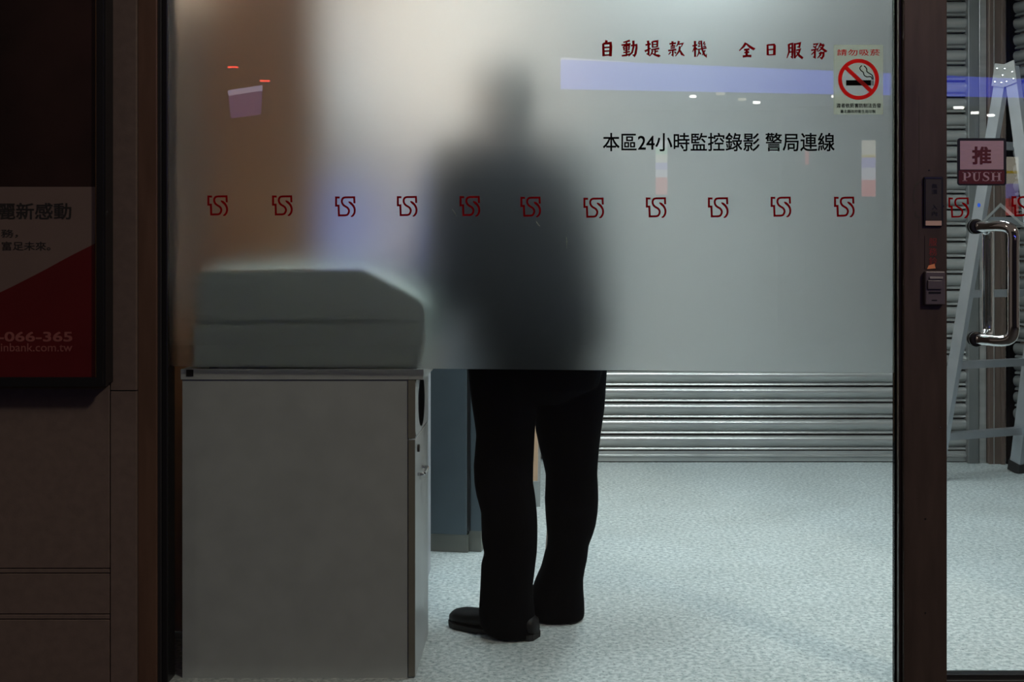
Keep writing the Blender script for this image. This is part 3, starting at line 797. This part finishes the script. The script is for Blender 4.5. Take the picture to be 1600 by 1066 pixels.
tube(bm, [(fx - 0.001, KY + 0.055, lz), (fx + 0.006, KY + 0.055, lz), (fx + 0.007, KY + 0.055, lz)], [0.011, 0.011, 0.008], 16)
lk = obj('lock', bm, 'plate', smooth=False); lk.parent = dr

# machine on the counter
BY = 3.240
def boxpx(pts): return [(X_(x, BY), Z_(y, BY)) for x, y in pts]
mc = tag(empty('desktop_machine', (X_(480, BY), BY + 0.13, zt1)), 'grey green desktop machine with a sloping end on the counter behind frosted glass', 'machine')
bm = prism_xz(bmesh.new(), boxpx([(304, 435), (318, 424), (568, 421), (655, 468), (664, 484), (664, 504), (304, 504)]), BY, BY + 0.26)
bmesh.ops.bevel(bm, geom=list(bm.edges), offset=0.006, segments=2, affect='EDGES')
under(obj('cover', bm, 'machine'), mc)
zb = zt1 + 0.0005
bm = prism_xz(bmesh.new(), [(X_(302, BY), zb + 0.004), (X_(302, BY), Z_(505.5, BY)), (X_(664.5, BY), Z_(505.5, BY)), (X_(664, BY), Z_(540, BY)), (X_(655, BY), zb + 0.004)], BY - 0.004, BY + 0.262)
bmesh.ops.bevel(bm, geom=list(bm.edges), offset=0.005, segments=2, affect='EDGES')
under(obj('base', bm, 'machine'), mc)
for fxp in (330, 630):
    for fy in (0.03, 0.22):
        under(obj('foot', B(X_(fxp, BY) - 0.012, X_(fxp, BY) + 0.012, BY + fy - 0.01, BY + fy + 0.01, zt1, zb + 0.008), 'black'), mc)

# ------------------------------------------------------------------ cash machine facing right, just behind the counter
a1 = tag(empty('cash_machine', (-0.8, 3.98, 0)), 'light grey cash machine with blue screen and brown side, beside the person', 'cash machine')
def u1(*a, **k): return under(obj(*a, **k), a1)
u1('lower_body', B(-1.17, -0.427, 3.66, 4.325, 0.0, 0.93, 0.004), 'atm_light')
u1('console', prism_xz(bmesh.new(), [(-1.17, 0.932), (-0.415, 0.932), (-0.415, 0.965), (-0.70, 1.10), (-1.17, 1.10)], 3.662, 4.325), 'atm_light')
u1('upper_body', B(-1.17, -0.70, 3.662, 4.325, 1.102, 2.05, 0.004), 'atm_upper')
M['screen'] = emis('blue_screen', (0.22, 0.28, 0.75), 0.8)
M['header'] = emis('lit_header', (0.85, 0.85, 1.0), 0.8)
u1('screen', B(-0.70, -0.690, 3.74, 4.26, 1.16, 1.44, 0.004), 'screen')
u1('screen_bezel', B(-0.70, -0.684, 3.72, 4.28, 1.44, 1.47, 0.003), 'atm_blue')
u1('header', B(-0.70, -0.68, 3.72, 4.28, 1.62, 1.80, 0.004), 'atm_light')
kp = bmesh.new()
for i in range(4):
    for j in range(4):
        yy = 3.90 + i * 0.035; xx = -0.60 + j * 0.032
        zz = 1.0526 - (xx + 0.60) * 0.4737
        box(kp, xx, xx + 0.022, yy, yy + 0.024, zz - 0.006, zz + 0.008)
kpo = u1('keypad', kp, 'steel'); kpo['kind'] = 'stuff'
u1('card_slot', B(-0.70, -0.676, 4.10, 4.22, 1.50, 1.54, 0.003), 'black')
u1('side_panel', prism_xz(bmesh.new(), [(-1.17, 0.0), (-0.45, 0.0), (-0.45, 0.93), (-0.70, 1.08), (-0.73, 1.20), (-0.705, 1.5), (-0.69, 2.45), (-1.05, 2.45), (-1.05, 1.0), (-1.17, 1.0)], 3.632, 3.659), 'brown_lam')

# second machine: slate blue body on an olive plinth, turned a little
a2 = tag(empty('passbook_machine', (X_(730, 4.563), 4.563, 0), math.radians(-9)), 'slate blue machine on an olive plinth left of the standing person', 'machine')
obj('plinth', B(-0.72, 0.0, 0.012, 0.5, 0.0, 0.072), 'plinth', a2)
obj('body', B(-0.74, -0.003, 0.0, 0.5, 0.073, 1.0, 0.003), 'atm_blue', a2)
obj('front_panel', prism_xz(bmesh.new(), [(0.008, 0.086), (0.055, 0.086), (0.055, 1.0), (0.008, 1.0)], 0.022, 0.5), 'atm_blue', a2)
obj('front_plinth', B(0.001, 0.05, 0.03, 0.5, 0.0, 0.084), 'plinth', a2)
obj('joint', B(-0.004, 0.009, 0.012, 0.48, 0.086, 1.0), 'black', a2)
obj('console', prism_xz(bmesh.new(), [(-0.74, 1.001), (0.06, 1.001), (0.06, 1.02), (-0.25, 1.12), (-0.74, 1.12)], 0.0, 0.5), 'atm_light', a2)
obj('upper_body', B(-0.74, -0.30, 0.0, 0.5, 1.121, 1.75, 0.004), 'atm_upper', a2)
obj('screen', B(-0.30, -0.292, 0.08, 0.42, 1.18, 1.42, 0.003), 'screen', a2)

# ------------------------------------------------------------------ folding ladder
Fn = Vector((2.056, 6.02, 0)); Ff = Vector((2.560, 6.225, 0))
Tn = Vector((2.245, 5.60, 2.09)); Tf = Tn + (Ff - Fn) * 0.72
Gn = Vector((2.40, 5.24, 0)); Gf = Gn + (Ff - Fn)
ld = tag(empty('folding_ladder', (2.33, 5.7, 0)), 'aluminium folding ladder standing behind the glass door', 'ladder')
def bar(bm, a, b, w, d, side):
    a, b = Vector(a), Vector(b); ax = (b - a).normalized(); side = Vector(side)
    u = (side - ax * side.dot(ax)).normalized(); v = ax.cross(u)
    vs = []
    for p in (a, b):
        for su, sv in ((-1, -1), (1, -1), (1, 1), (-1, 1)): vs.append(bm.verts.new(p + u * su * w / 2 + v * sv * d / 2))
    for f in ((0, 1, 2, 3), (7, 6, 5, 4), (0, 4, 5, 1), (1, 5, 6, 2), (2, 6, 7, 3), (3, 7, 4, 0)): bm.faces.new([vs[i] for i in f])
    return bm
rv = (Ff - Fn).normalized(); fv = Vector((rv.y, -rv.x, 0))
def ul(*a, **k): return under(obj(*a, **k), ld)
for (a, b) in ((Fn, Tn), (Ff, Tf), (Gn, Tn + fv * 0.05), (Gf, Tf + fv * 0.05)):
    ax = (b - a).normalized()
    ul('rail', bar(bmesh.new(), a + ax * 0.045, b, 0.028, 0.070, rv), 'alu')
    ul('foot', bar(bmesh.new(), a + Vector((0, 0, 0.004)), a + ax * 0.06, 0.040, 0.082, rv), 'gasket')
for z in (0.235, 0.615, 0.985, 1.355, 1.725):
    for (a, b, t0, t1) in ((Fn, Ff, Tn, Tf), (Gn, Gf, Tn, Tf)):
        t = z / 2.09
        p = a.lerp(t0, t); q = b.lerp(t1, t)
        ul('rung', bar(bmesh.new(), p + rv * 0.012, q - rv * 0.012, 0.038, 0.045, (0, 0, 1)), 'alu')
for T in (Tn - rv * 0.018, Tf + rv * 0.018):
    for s, off in ((0, 0.0), (1, 0.05)):
        base = T + fv * off
        foot = (Fn if s == 0 else Gn) - Tn
        ax = foot.normalized()
        pl = ul('hinge_plate', bar(bmesh.new(), base - ax * 0.025, base + ax * 0.085, 0.006, 0.085 if s == 0 else 0.080, rv), 'steel')
        for k1, k2 in ((0.0, -0.022), (0.03, 0.022), (0.065, -0.022), (0.065, 0.022)):
            v = ax.cross(rv)
            c = base + ax * k1 + v * k2 + (rv * -0.004 if T is not None and (T - Tn).length < 0.1 else rv * 0.004)
            bm = bmesh.new(); bmesh.ops.create_uvsphere(bm, u_segments=8, v_segments=6, radius=0.006, matrix=Matrix.Translation(c))
            rvo = obj('rivet', bm, 'chrome'); rvo.parent = pl
tb = Tn - rv * 0.022
m1 = Fn.lerp(Tn, 1.30 / 2.09); m2 = Gn.lerp(Tn + fv * 0.05, 1.30 / 2.09); mid = (m1 + m2) / 2 + Vector((0, 0, 0.13)) + rv * -0.018
ul('spreader', bar(bmesh.new(), m1 - rv * 0.018, mid, 0.005, 0.014, rv), 'steel_dk')
ul('spreader', bar(bmesh.new(), m2 - rv * 0.018, mid + rv * -0.006, 0.005, 0.014, rv), 'steel_dk')
bm = bmesh.new()
dp = Fn.lerp(Tn, 0.685) - rv * 0.0145
tube(bm, [dp, dp - rv * 0.001], [0.010, 0.010], 14); ul('dot_sticker', bm, 'blue_dot')

# ------------------------------------------------------------------ the person
FW = Vector((-0.52, 0.854, 0)).normalized(); LF = Vector((-FW.y, FW.x, 0)); UP = Vector((0, 0, 1))
OP = Vector((0.0, 3.685, 0))
def Q(f, l, z):
    k = max(0.0, min(z, 1.45) - 0.95)
    return OP + FW * f + LF * l + UP * (z + 0.20 * k) + Vector((-0.025 if z > 0.85 else 0.0, 0, 0)) + Vector((-0.04, 0, 0)) * min(1.0, max(0.0, z - 1.0) / 0.2)
person = tag(empty('person', OP), 'person in a dark jacket and black trousers standing with back turned', 'person')

# trousers: legs follow the outline of the standing figure
XU, YU = Vector((1, 0, 0)), Vector((0, 1, 0))
left = [(560, 728, 846), (578, 731.5, 844), (617, 735, 842), (650, 740, 838), (679, 744, 835.5), (705, 742, 834.5), (727, 740, 833.5), (754, 741, 833), (772, 744, 836), (800, 751.5, 839),
        (820, 752, 840), (842, 752.5, 840), (864, 756.5, 839), (880, 752, 837), (913, 750.5, 833), (940, 749, 834), (958, 748, 836), (974, 750, 838), (984, 756, 838), (990, 768, 837)]
right = [(560, 842, 951), (578, 842, 948.5), (610, 838, 946.5), (639, 836, 944.5), (670, 836.5, 940), (697, 842, 936.5), (720, 848, 934.5), (741, 852.5, 933.5), (760, 852, 934.5), (780, 851, 935), (800, 852, 934),
         (820, 853.5, 931), (836, 855, 926), (851, 854, 920), (873, 848.5, 917.5), (886, 845, 914.5), (904, 837, 911.5), (920, 831, 911.5), (940, 826, 913), (958, 825, 913.5), (965, 832, 912)]
tr_bm = bmesh.new()
def leg(rows, yc0, yc1):
    secs = []
    for y, a, b in rows:
        t = (y - 560) / 420.0
        Yc = yc0 + (yc1 - yc0) * t
        xa_, xb_ = X_(a, Yc), X_(b, Yc)
        secs.append(((((xa_ + xb_) / 2), Yc, Z_(y, Yc)), XU, YU, (xb_ - xa_) / 2, max(0.075, (xb_ - xa_) / 2 * 0.86), 2.3))
    loft(tr_bm, secs, 28)
leg(left, 3.635, 3.60)
leg(right, 3.735, 3.765)
loft(tr_bm, [((X_(840, 3.68), 3.685, 0.72), XU, YU, 0.09, 0.08), ((X_(840, 3.68), 3.685, 0.77), XU, YU, 0.195, 0.13), ((X_(840, 3.68), 3.685, 0.84), XU, YU, 0.215, 0.15), (Q(0, 0, 0.93), XU, YU, 0.205, 0.15),
             (Q(0.01, 0, 1.02), FW, LF, 0.135, 0.175)], 28)
trous = obj('trousers', tr_bm, 'trouser'); remesh(trous, 0.006, 2); under(trous, person)

# shoes
def shoe(heel, toe, name):
    heel, toe = Vector(heel), Vector(toe)
    d = (toe - heel); Ln = d.length; d.normalize(); s = Vector((-d.y, d.x, 0))
    up_ = bmesh.new()
    # cross-sections along the shoe: (t, half width, top height)
    rows = [(0.0, 0.020, 0.050), (0.03, 0.033, 0.064), (0.12, 0.038, 0.078), (0.30, 0.039, 0.088), (0.46, 0.043, 0.080), (0.60, 0.048, 0.066), (0.74, 0.050, 0.058), (0.87, 0.046, 0.056),
            (0.95, 0.034, 0.050), (1.0, 0.014, 0.036)]
    secs = []
    for t, w, h in rows:
        c = heel + d * (t * Ln) + UP * ((h + 0.014) / 2)
        secs.append((c, s, UP, w, (h - 0.014) / 2, 2.6))
    loft(up_, secs, 20)
    u = obj(name, up_, 'shoe', smooth=True)
    so = bmesh.new()
    pts = [(t, w + 0.004) for t, w, h in rows]
    n = len(pts)
    for zb_, zt_, grow, t0, t1 in ((0.006, 0.018, 1.0, 0, n), (0.0, 0.008, 0.94, 0, 4), (0.001, 0.008, 0.94, 5, n)):
        ptsr = [(heel + d * (t * Ln) + s * w * grow) for t, w in pts[t0:t1]] + [(heel + d * (t * Ln) - s * w * grow) for t, w in reversed(pts[t0:t1])]
        a = [so.verts.new(p + UP * zb_) for p in ptsr]; b = [so.verts.new(p + UP * zt_) for p in ptsr]
        so.faces.new(a); so.faces.new(list(reversed(b)))
        for i in range(len(a)): so.faces.new([a[i], b[i], b[(i + 1) % len(a)], a[(i + 1) % len(a)]])
    sl = obj('sole', so, 'sole'); sl.parent = u
    under(u, person)
shoe((-0.022, 3.563, 0), (-0.300, 3.708, 0), 'shoe')
shoe((0.112, 3.725, 0), (-0.150, 3.862, 0), 'shoe')

# body: head, neck, torso core, arms, hands, legs in one skin
bb = bmesh.new()
def el(c, rx, ry, rz, rows=9):
    secs = []
    for i in range(rows):
        a = -PI / 2 + PI * (i + 0.35) / (rows - 0.3)
        secs.append((Vector(c) + UP * rz * math.sin(a), FW, LF, rx * math.cos(a), ry * math.cos(a)))
    loft(bb, secs, 20)
HC = Q(0.155, 0, 1.605)
# skull and jaw
loft(bb, [(Q(0.185, 0, 1.497), FW, LF, 0.030, 0.028), (Q(0.180, 0, 1.512), FW, LF, 0.062, 0.050), (Q(0.172, 0, 1.54), FW, LF, 0.080, 0.064), (Q(0.160, 0, 1.58), FW, LF, 0.094, 0.071),
          (Q(0.152, 0, 1.62), FW, LF, 0.099, 0.075), (Q(0.149, 0, 1.66), FW, LF, 0.097, 0.074), (Q(0.148, 0, 1.69), FW, LF, 0.082, 0.064), (Q(0.148, 0, 1.712), FW, LF, 0.05, 0.04), (Q(0.148, 0, 1.72), FW, LF, 0.012, 0.012)], 22)
tube(bb, [Q(0.247, 0, 1.622), Q(0.262, 0, 1.60), Q(0.274, 0, 1.578), Q(0.255, 0, 1.570)], [0.007, 0.010, 0.014, 0.010], 8)     # nose
for s in (1, -1):
    tube(bb, [Q(0.242, s * 0.030 - 0.012, 1.632), Q(0.245, s * 0.030 + 0.012, 1.632)], [0.009, 0.009], 8)                    # brow
    loft(bb, [(Q(0.148, s * 0.073, 1.575), FW, UP, 0.010, 0.014), (Q(0.146, s * 0.084, 1.595), FW, UP, 0.016, 0.026), (Q(0.142, s * 0.089, 1.602), FW, UP, 0.013, 0.022)], 12)   # ears
tube(bb, [Q(0.250, -0.020, 1.542), Q(0.256, 0, 1.543), Q(0.250, 0.020, 1.542)], [0.006, 0.008, 0.006], 8)                    # lips
tube(bb, [Q(0.10, 0, 1.40), Q(0.115, 0, 1.46), Q(0.135, 0, 1.53)], [0.062, 0.056, 0.054], 16)                                # neck
loft(bb, [(Q(0.0, 0, 0.86), FW, LF, 0.10, 0.14), (Q(0.01, 0, 1.0), FW, LF, 0.095, 0.135), (Q(0.04, 0, 1.18), FW, LF, 0.10, 0.145), (Q(0.075, 0, 1.33), FW, LF, 0.10, 0.165), (Q(0.095, 0, 1.42), FW, LF, 0.06, 0.13)], 20)
for s in (1, -1):
    tube(bb, ([(-0.11, 3.64, 0.86), (-0.115, 3.625, 0.48), (-0.105, 3.605, 0.10)] if s == 1 else [(0.075, 3.735, 0.86), (0.07, 3.745, 0.48), (0.03, 3.765, 0.10)]), [0.075, 0.05, 0.035], 12)
HANDS = {}
for s in (1, -1):
    sh_ = Q(0.090, s * 0.195, 1.385); elb = Q(0.085, s * 0.275, 1.06); wr = Q(0.32, s * 0.20, 1.10) + LF * 0.05
    HANDS[s] = (sh_, elb, wr)
    tube(bb, smooth_pts([tuple(Q(0.085, s * 0.10, 1.39)), tuple(sh_), tuple(elb), tuple(wr)], 5), [0.05] * 6 + [0.047, 0.044, 0.041, 0.038, 0.037, 0.036, 0.033, 0.030, 0.027, 0.025], 12)
    hx = (Q(0.44, s * 0.17 + 0.08, 1.12) - wr).normalized(); hs = hx.cross(UP).normalized(); hn = hs.cross(hx)
    palm = wr + hx * 0.045
    loft(bb, [(wr, hs, hn, 0.026, 0.019), (wr + hx * 0.03, hs, hn, 0.036, 0.016), (wr + hx * 0.07, hs, hn, 0.042, 0.015), (wr + hx * 0.092, hs, hn, 0.040, 0.013)], 14)
    for i, ln in enumerate((0.068, 0.078, 0.072, 0.056)):
        o0 = wr + hx * 0.085 + hs * (-0.033 + 0.022 * i) * 1.0
        dv = (hx + hs * (-0.10 + 0.066 * i)).normalized()
        tube(bb, [o0, o0 + dv * ln * 0.45 + hn * 0.002, o0 + dv * ln * 0.75 - hn * 0.010, o0 + dv * ln * 0.95 - hn * 0.026], [0.0092, 0.0086, 0.0078, 0.0062], 8)
    ts = -1 if s == 1 else 1
    th = -s
    o0 = wr + hx * 0.028 + hs * (0.028 * (1 if s == 1 else -1))
    tdir = (hx * 0.75 + hs * (0.65 * (1 if s == 1 else -1))).normalized()
    tube(bb, [o0, o0 + tdir * 0.028, o0 + tdir * 0.045 + hx * 0.008, o0 + tdir * 0.052 + hx * 0.022 - hn * 0.006], [0.013, 0.0115, 0.0095, 0.007], 8)
body = obj('body', bb, 'skin'); remesh(body, 0.0045, 1); under(body, person)
for s in (1, -1):
    bm = bmesh.new(); bmesh.ops.create_uvsphere(bm, u_segments=12, v_segments=8, radius=0.0105, matrix=Matrix.Translation(Q(0.2415, s * 0.031, 1.612)))
    e = obj('eye', bm, 'black', smooth=True); under(e, person)

# hair cap
hb = bmesh.new()
loft(hb, [(Q(0.095, 0, 1.515), FW, LF, 0.030, 0.050), (Q(0.100, 0, 1.55), FW, LF, 0.052, 0.068), (Q(0.115, 0, 1.60), FW, LF, 0.070, 0.078), (Q(0.133, 0, 1.645), FW, LF, 0.092, 0.082), (Q(0.142, 0, 1.675), FW, LF, 0.104, 0.081),
          (Q(0.146, 0, 1.702), FW, LF, 0.096, 0.072), (Q(0.146, 0, 1.725), FW, LF, 0.066, 0.05), (Q(0.146, 0, 1.734), FW, LF, 0.02, 0.02)], 24)
hair = obj('hair', hb, 'hair'); remesh(hair, 0.006, 2); under(hair, person)

# jacket
jb = bmesh.new()
loft(jb, [(Q(-0.005, 0, 0.895), FW, LF, 0.185, 0.272, 2.4), (Q(-0.005, 0, 0.97), FW, LF, 0.185, 0.272, 2.4), (Q(0.012, 0, 1.06), FW, LF, 0.182, 0.262, 2.4), (Q(0.035, 0, 1.18), FW, LF, 0.175, 0.250, 2.4),
          (Q(0.06, 0, 1.29), FW, LF, 0.170, 0.252, 2.4), (Q(0.08, 0, 1.37), FW, LF, 0.152, 0.250, 2.4), (Q(0.095, 0, 1.43), FW, LF, 0.112, 0.200, 2.2), (Q(0.108, 0, 1.467), FW, LF, 0.080, 0.10), (Q(0.114, 0, 1.49), FW, LF, 0.072, 0.080)], 28)
for s in (1, -1):
    sh_, elb, wr = HANDS[s]
    pts = smooth_pts([tuple(Q(0.085, s * 0.12, 1.37)), tuple(sh_), tuple(elb), tuple(wr)], 6)
    n = len(pts)
    tube(jb, pts, [0.108 - 0.046 * (i / (n - 1)) for i in range(n)], 16)
jk = obj('jacket', jb, 'jacket'); remesh(jk, 0.007, 2); under(jk, person)

# ------------------------------------------------------------------ across the street (seen only as reflections in the glass)
def RV(px, py, Yv): return (X_(px, Yv), 2 * GY - Yv, Z_(py, Yv))
bl = tag(empty('shop_building', (2, -8.9, -0.1)), 'dark shop building across the street, mirrored faintly in the glass', 'building')
under(obj('facade', B(-14, 13, -9.6, -9.3, -0.1, 7.0), 'night_wall'), bl)
under(obj('canopy', B(0.2, 10.9, -9.3, -8.85, 3.12, 3.20), 'night_wall'), bl)
for i, x in enumerate((0.6, 3.2, 5.8, 8.4)):
    under(obj('pillar', B(x, x + 0.35, -9.3, -9.05, -0.1, 3.12), 'night_wall'), bl)
M['blue_sign'] = emis('blue_lit_fascia', (0.07, 0.10, 1.0), 3.4)
M['pale_edge'] = emis('pale_fascia_edge', (0.75, 0.7, 1.0), 2.6)
fa = tag(empty('blue_fascia_sign', RV(1240, 137, 14.6)), 'long blue lit fascia sign mirrored across the upper right glass', 'sign')
pA, pB = Vector(RV(878, 137, 14.2)), Vector(RV(1720, 153, 15.1))
hA, hB = 44 * 14.2 / F, 25 * 15.1 / F
bm = bmesh.new()
d = (pB - pA).normalized(); nrm = Vector((-d.y, d.x, 0)).normalized() * 0.12
vs = [bm.verts.new(p) for p in (pA, pB, pB + UP * hB, pA + UP * hA, pA - nrm, pB - nrm, pB + UP * hB - nrm, pA + UP * hA - nrm)]
for f in ((0, 1, 2, 3), (7, 6, 5, 4), (0, 4, 5, 1), (1, 5, 6, 2), (2, 6, 7, 3), (3, 7, 4, 0)): bm.faces.new([vs[i] for i in f])
under(obj('lit_face', bm, 'blue_sign'), fa)
bm = bmesh.new()
pC = pA + UP * (hA + 0.002); pD = pA.lerp(pB, 0.12) + UP * (hA + (hB - hA) * 0.12 + 0.002)
vs = [bm.verts.new(p) for p in (pC, pD, pD + UP * 0.004, pC + UP * 0.028, pC - nrm, pD - nrm, pD + UP * 0.004 - nrm, pC + UP * 0.028 - nrm)]
for f in ((0, 1, 2, 3), (7, 6, 5, 4), (0, 4, 5, 1), (1, 5, 6, 2), (2, 6, 7, 3), (3, 7, 4, 0)): bm.faces.new([vs[i] for i in f])
under(obj('bright_edge', bm, 'pale_edge'), fa)
M['lamp_w'] = emis('white_street_lamp', (1.0, 0.97, 0.9), 18.0)
M['lamp_y'] = emis('dim_yellow_lamp', (1.0, 0.9, 0.6), 3.0)
ORD = ['first', 'second', 'third', 'fourth', 'fifth', 'sixth', 'seventh', 'eighth', 'ninth']
for i, (x, y, w, mt) in enumerate(((1083, 150.5, 10, 'lamp_w'), (1126, 146, 14, 'lamp_y'), (1160, 155, 13, 'lamp_y'), (1182.5, 160, 11, 'lamp_w'), (1285, 143.5, 15, 'lamp_w'), (1301.5, 150.5, 3, 'lamp_w'),
                                   (1499, 168, 17, 'lamp_w'), (1524, 176, 13, 'lamp_w'), (1549, 180, 12, 'lamp_w'))):
    Yv = 15.0; p = Vector(RV(x, y, Yv)); hw = w / 2 * Yv / F; hh = 2.1 * Yv / F
    t = tag(empty('street_downlight', p), ORD[i] + ' small bright lamp from the left in the mirrored row of lamps', 'lamp', 'mirrored shop lamps')
    obj('housing', B(-hw * 1.1, hw * 1.1, -0.10, -0.02, -hh * 1.2, hh * 2.2, 0.004), 'black', t)
    obj('lens', B(-hw, hw, -0.02, 0.0, -hh, hh, hh * 0.6), mt, t)
BAN = {'cream': (1.0, 0.92, 0.75), 'gold': (0.9, 0.65, 0.08), 'violet': (0.55, 0.45, 0.95), 'white': (0.95, 0.9, 1.0), 'red': (1.0, 0.22, 0.20), 'green': (0.5, 0.85, 0.5)}
for k_, v_ in BAN.items(): M['ban_' + k_] = emis('banner_' + k_, v_, 2.2)
for lab, x0, x1, segs in (('striped lit banner mirrored below the black lettering', 1025, 1043, [(219, 231, 'white'), (231, 241, 'green'), (241, 254, 'cream'), (254, 265, 'violet'), (265, 277, 'white'), (277, 304, 'red')]),
                          ('cream and red lit banner mirrored beside the no smoking sticker', 1348, 1368.5, [(219, 242, 'cream'), (242, 246, 'gold'), (246, 262, 'violet'), (262, 281, 'white'), (281, 307, 'red')]),
                          ('lit banner mirrored at the right edge of the door', 1574, 1592, [(245, 267, 'cream'), (267, 271, 'gold'), (271, 287, 'cream'), (287, 310, 'violet'), (310, 337, 'red')]),
                          ('slim orange lit sign mirrored under the black lettering', 1259.5, 1264, [(234, 257, 'red')])):
    Yv = 14.8
    t = tag(empty('lit_banner', RV((x0 + x1) / 2, segs[-1][1], Yv)), lab, 'banner', 'mirrored lit banners')
    for a, b, cn in segs:
        p0 = RV(x0, b, Yv); p1 = RV(x1, a, Yv)
        under(obj('stripe', B(p0[0], p1[0], p0[1] - 0.05, p0[1], p0[2] + 0.001, p1[2] - 0.001), 'ban_' + cn), t)
    pt = RV(x0, segs[-1][1], Yv)
    under(obj('pole', B(X_((x0 + x1) / 2, Yv) - 0.012, X_((x0 + x1) / 2, Yv) + 0.012, pt[1] - 0.08, pt[1] - 0.052, -0.1, pt[2] + 0.3), 'black'), t)
# far left reflections: a small lit board and two red lamps
M['board_w'] = emis('pale_lit_board', (0.75, 0.68, 1.0), 2.4)
M['board_p'] = emis('purple_board', (0.35, 0.16, 0.60), 1.3)
M['red_lamp'] = emis('red_lamp', (1.0, 0.06, 0.04), 16.0)
Yv = 13.0
t = tag(empty('lit_board', RV(383, 184, Yv)), 'small purple board with a pale lit top mirrored at the left of the glass', 'sign')
p = [RV(356, 141, Yv), RV(408, 133, Yv), RV(408, 141.5, Yv), RV(356, 149, Yv)]
under(obj('pale_top', prism_xz(bmesh.new(), [(a[0], a[2]) for a in p], p[0][1] - 0.05, p[0][1]), 'board_w'), t)
p = [RV(357, 149.5, Yv), RV(408, 142, Yv), RV(406, 178, Yv), RV(360, 184, Yv)]
under(obj('purple_face', prism_xz(bmesh.new(), [(a[0], a[2]) for a in p], p[0][1] - 0.05, p[0][1]), 'board_p'), t)
for lab, x, y in (('left one of two small red lamps mirrored at the upper left', 363.5, 104.5), ('right one of two small red lamps mirrored at the upper left', 413.5, 126)):
    q = RV(x, y, Yv)
    t = tag(empty('red_lamp', q), lab, 'lamp', 'mirrored red lamps')
    obj('lens', B(-0.055, 0.055, -0.02, 0, -0.008, 0.008, 0.004), 'red_lamp', t)
    obj('housing', B(-0.06, 0.06, -0.06, -0.021, -0.015, 0.015, 0.003), 'black', t)

# two street lamps behind the camera that light the shop front
M['lamp_head'] = emis('street_lamp_lens', (1.0, 0.86, 0.70), 12.0)
for lab, x, y, pw in (('street lamp on the right side of the street behind the viewer', 4.2, -2.6, 235.0), ('street lamp on the left side of the street behind the viewer', -6.5, -1.2, 30.0)):
    t = tag(empty('street_lamp', (x, y, -0.1)), lab, 'street lamp', 'street lamps')
    bm = bmesh.new(); tube(bm, smooth_pts([(0, 0, 0), (0, 0, 3.0), (0, 0, 5.2), (0, 0.25, 5.7), (0, 0.8, 5.85)], 5), [0.07 - 0.002 * i for i in range(21)], 12)
    obj('pole', bm, 'steel_dk', t, smooth=True)
    obj('head', B(-0.16, 0.16, 0.75, 1.45, 5.80, 5.92, 0.02), 'steel_dk', t)
    obj('lens', B(-0.13, 0.13, 0.82, 1.40, 5.785, 5.80), 'lamp_head', t)
    L = bpy.data.lights.new('street_lamp_light', 'AREA'); L.shape = 'RECTANGLE'; L.size = 0.5; L.size_y = 0.9; L.energy = pw; L.color = (1.0, 0.86, 0.70)
    lo = bpy.data.objects.new('street_lamp_light', L); C.objects.link(lo); lo.parent = t; lo.location = (0, 1.1, 5.76)
    lo.rotation_euler = (math.radians(38), 0, 0)
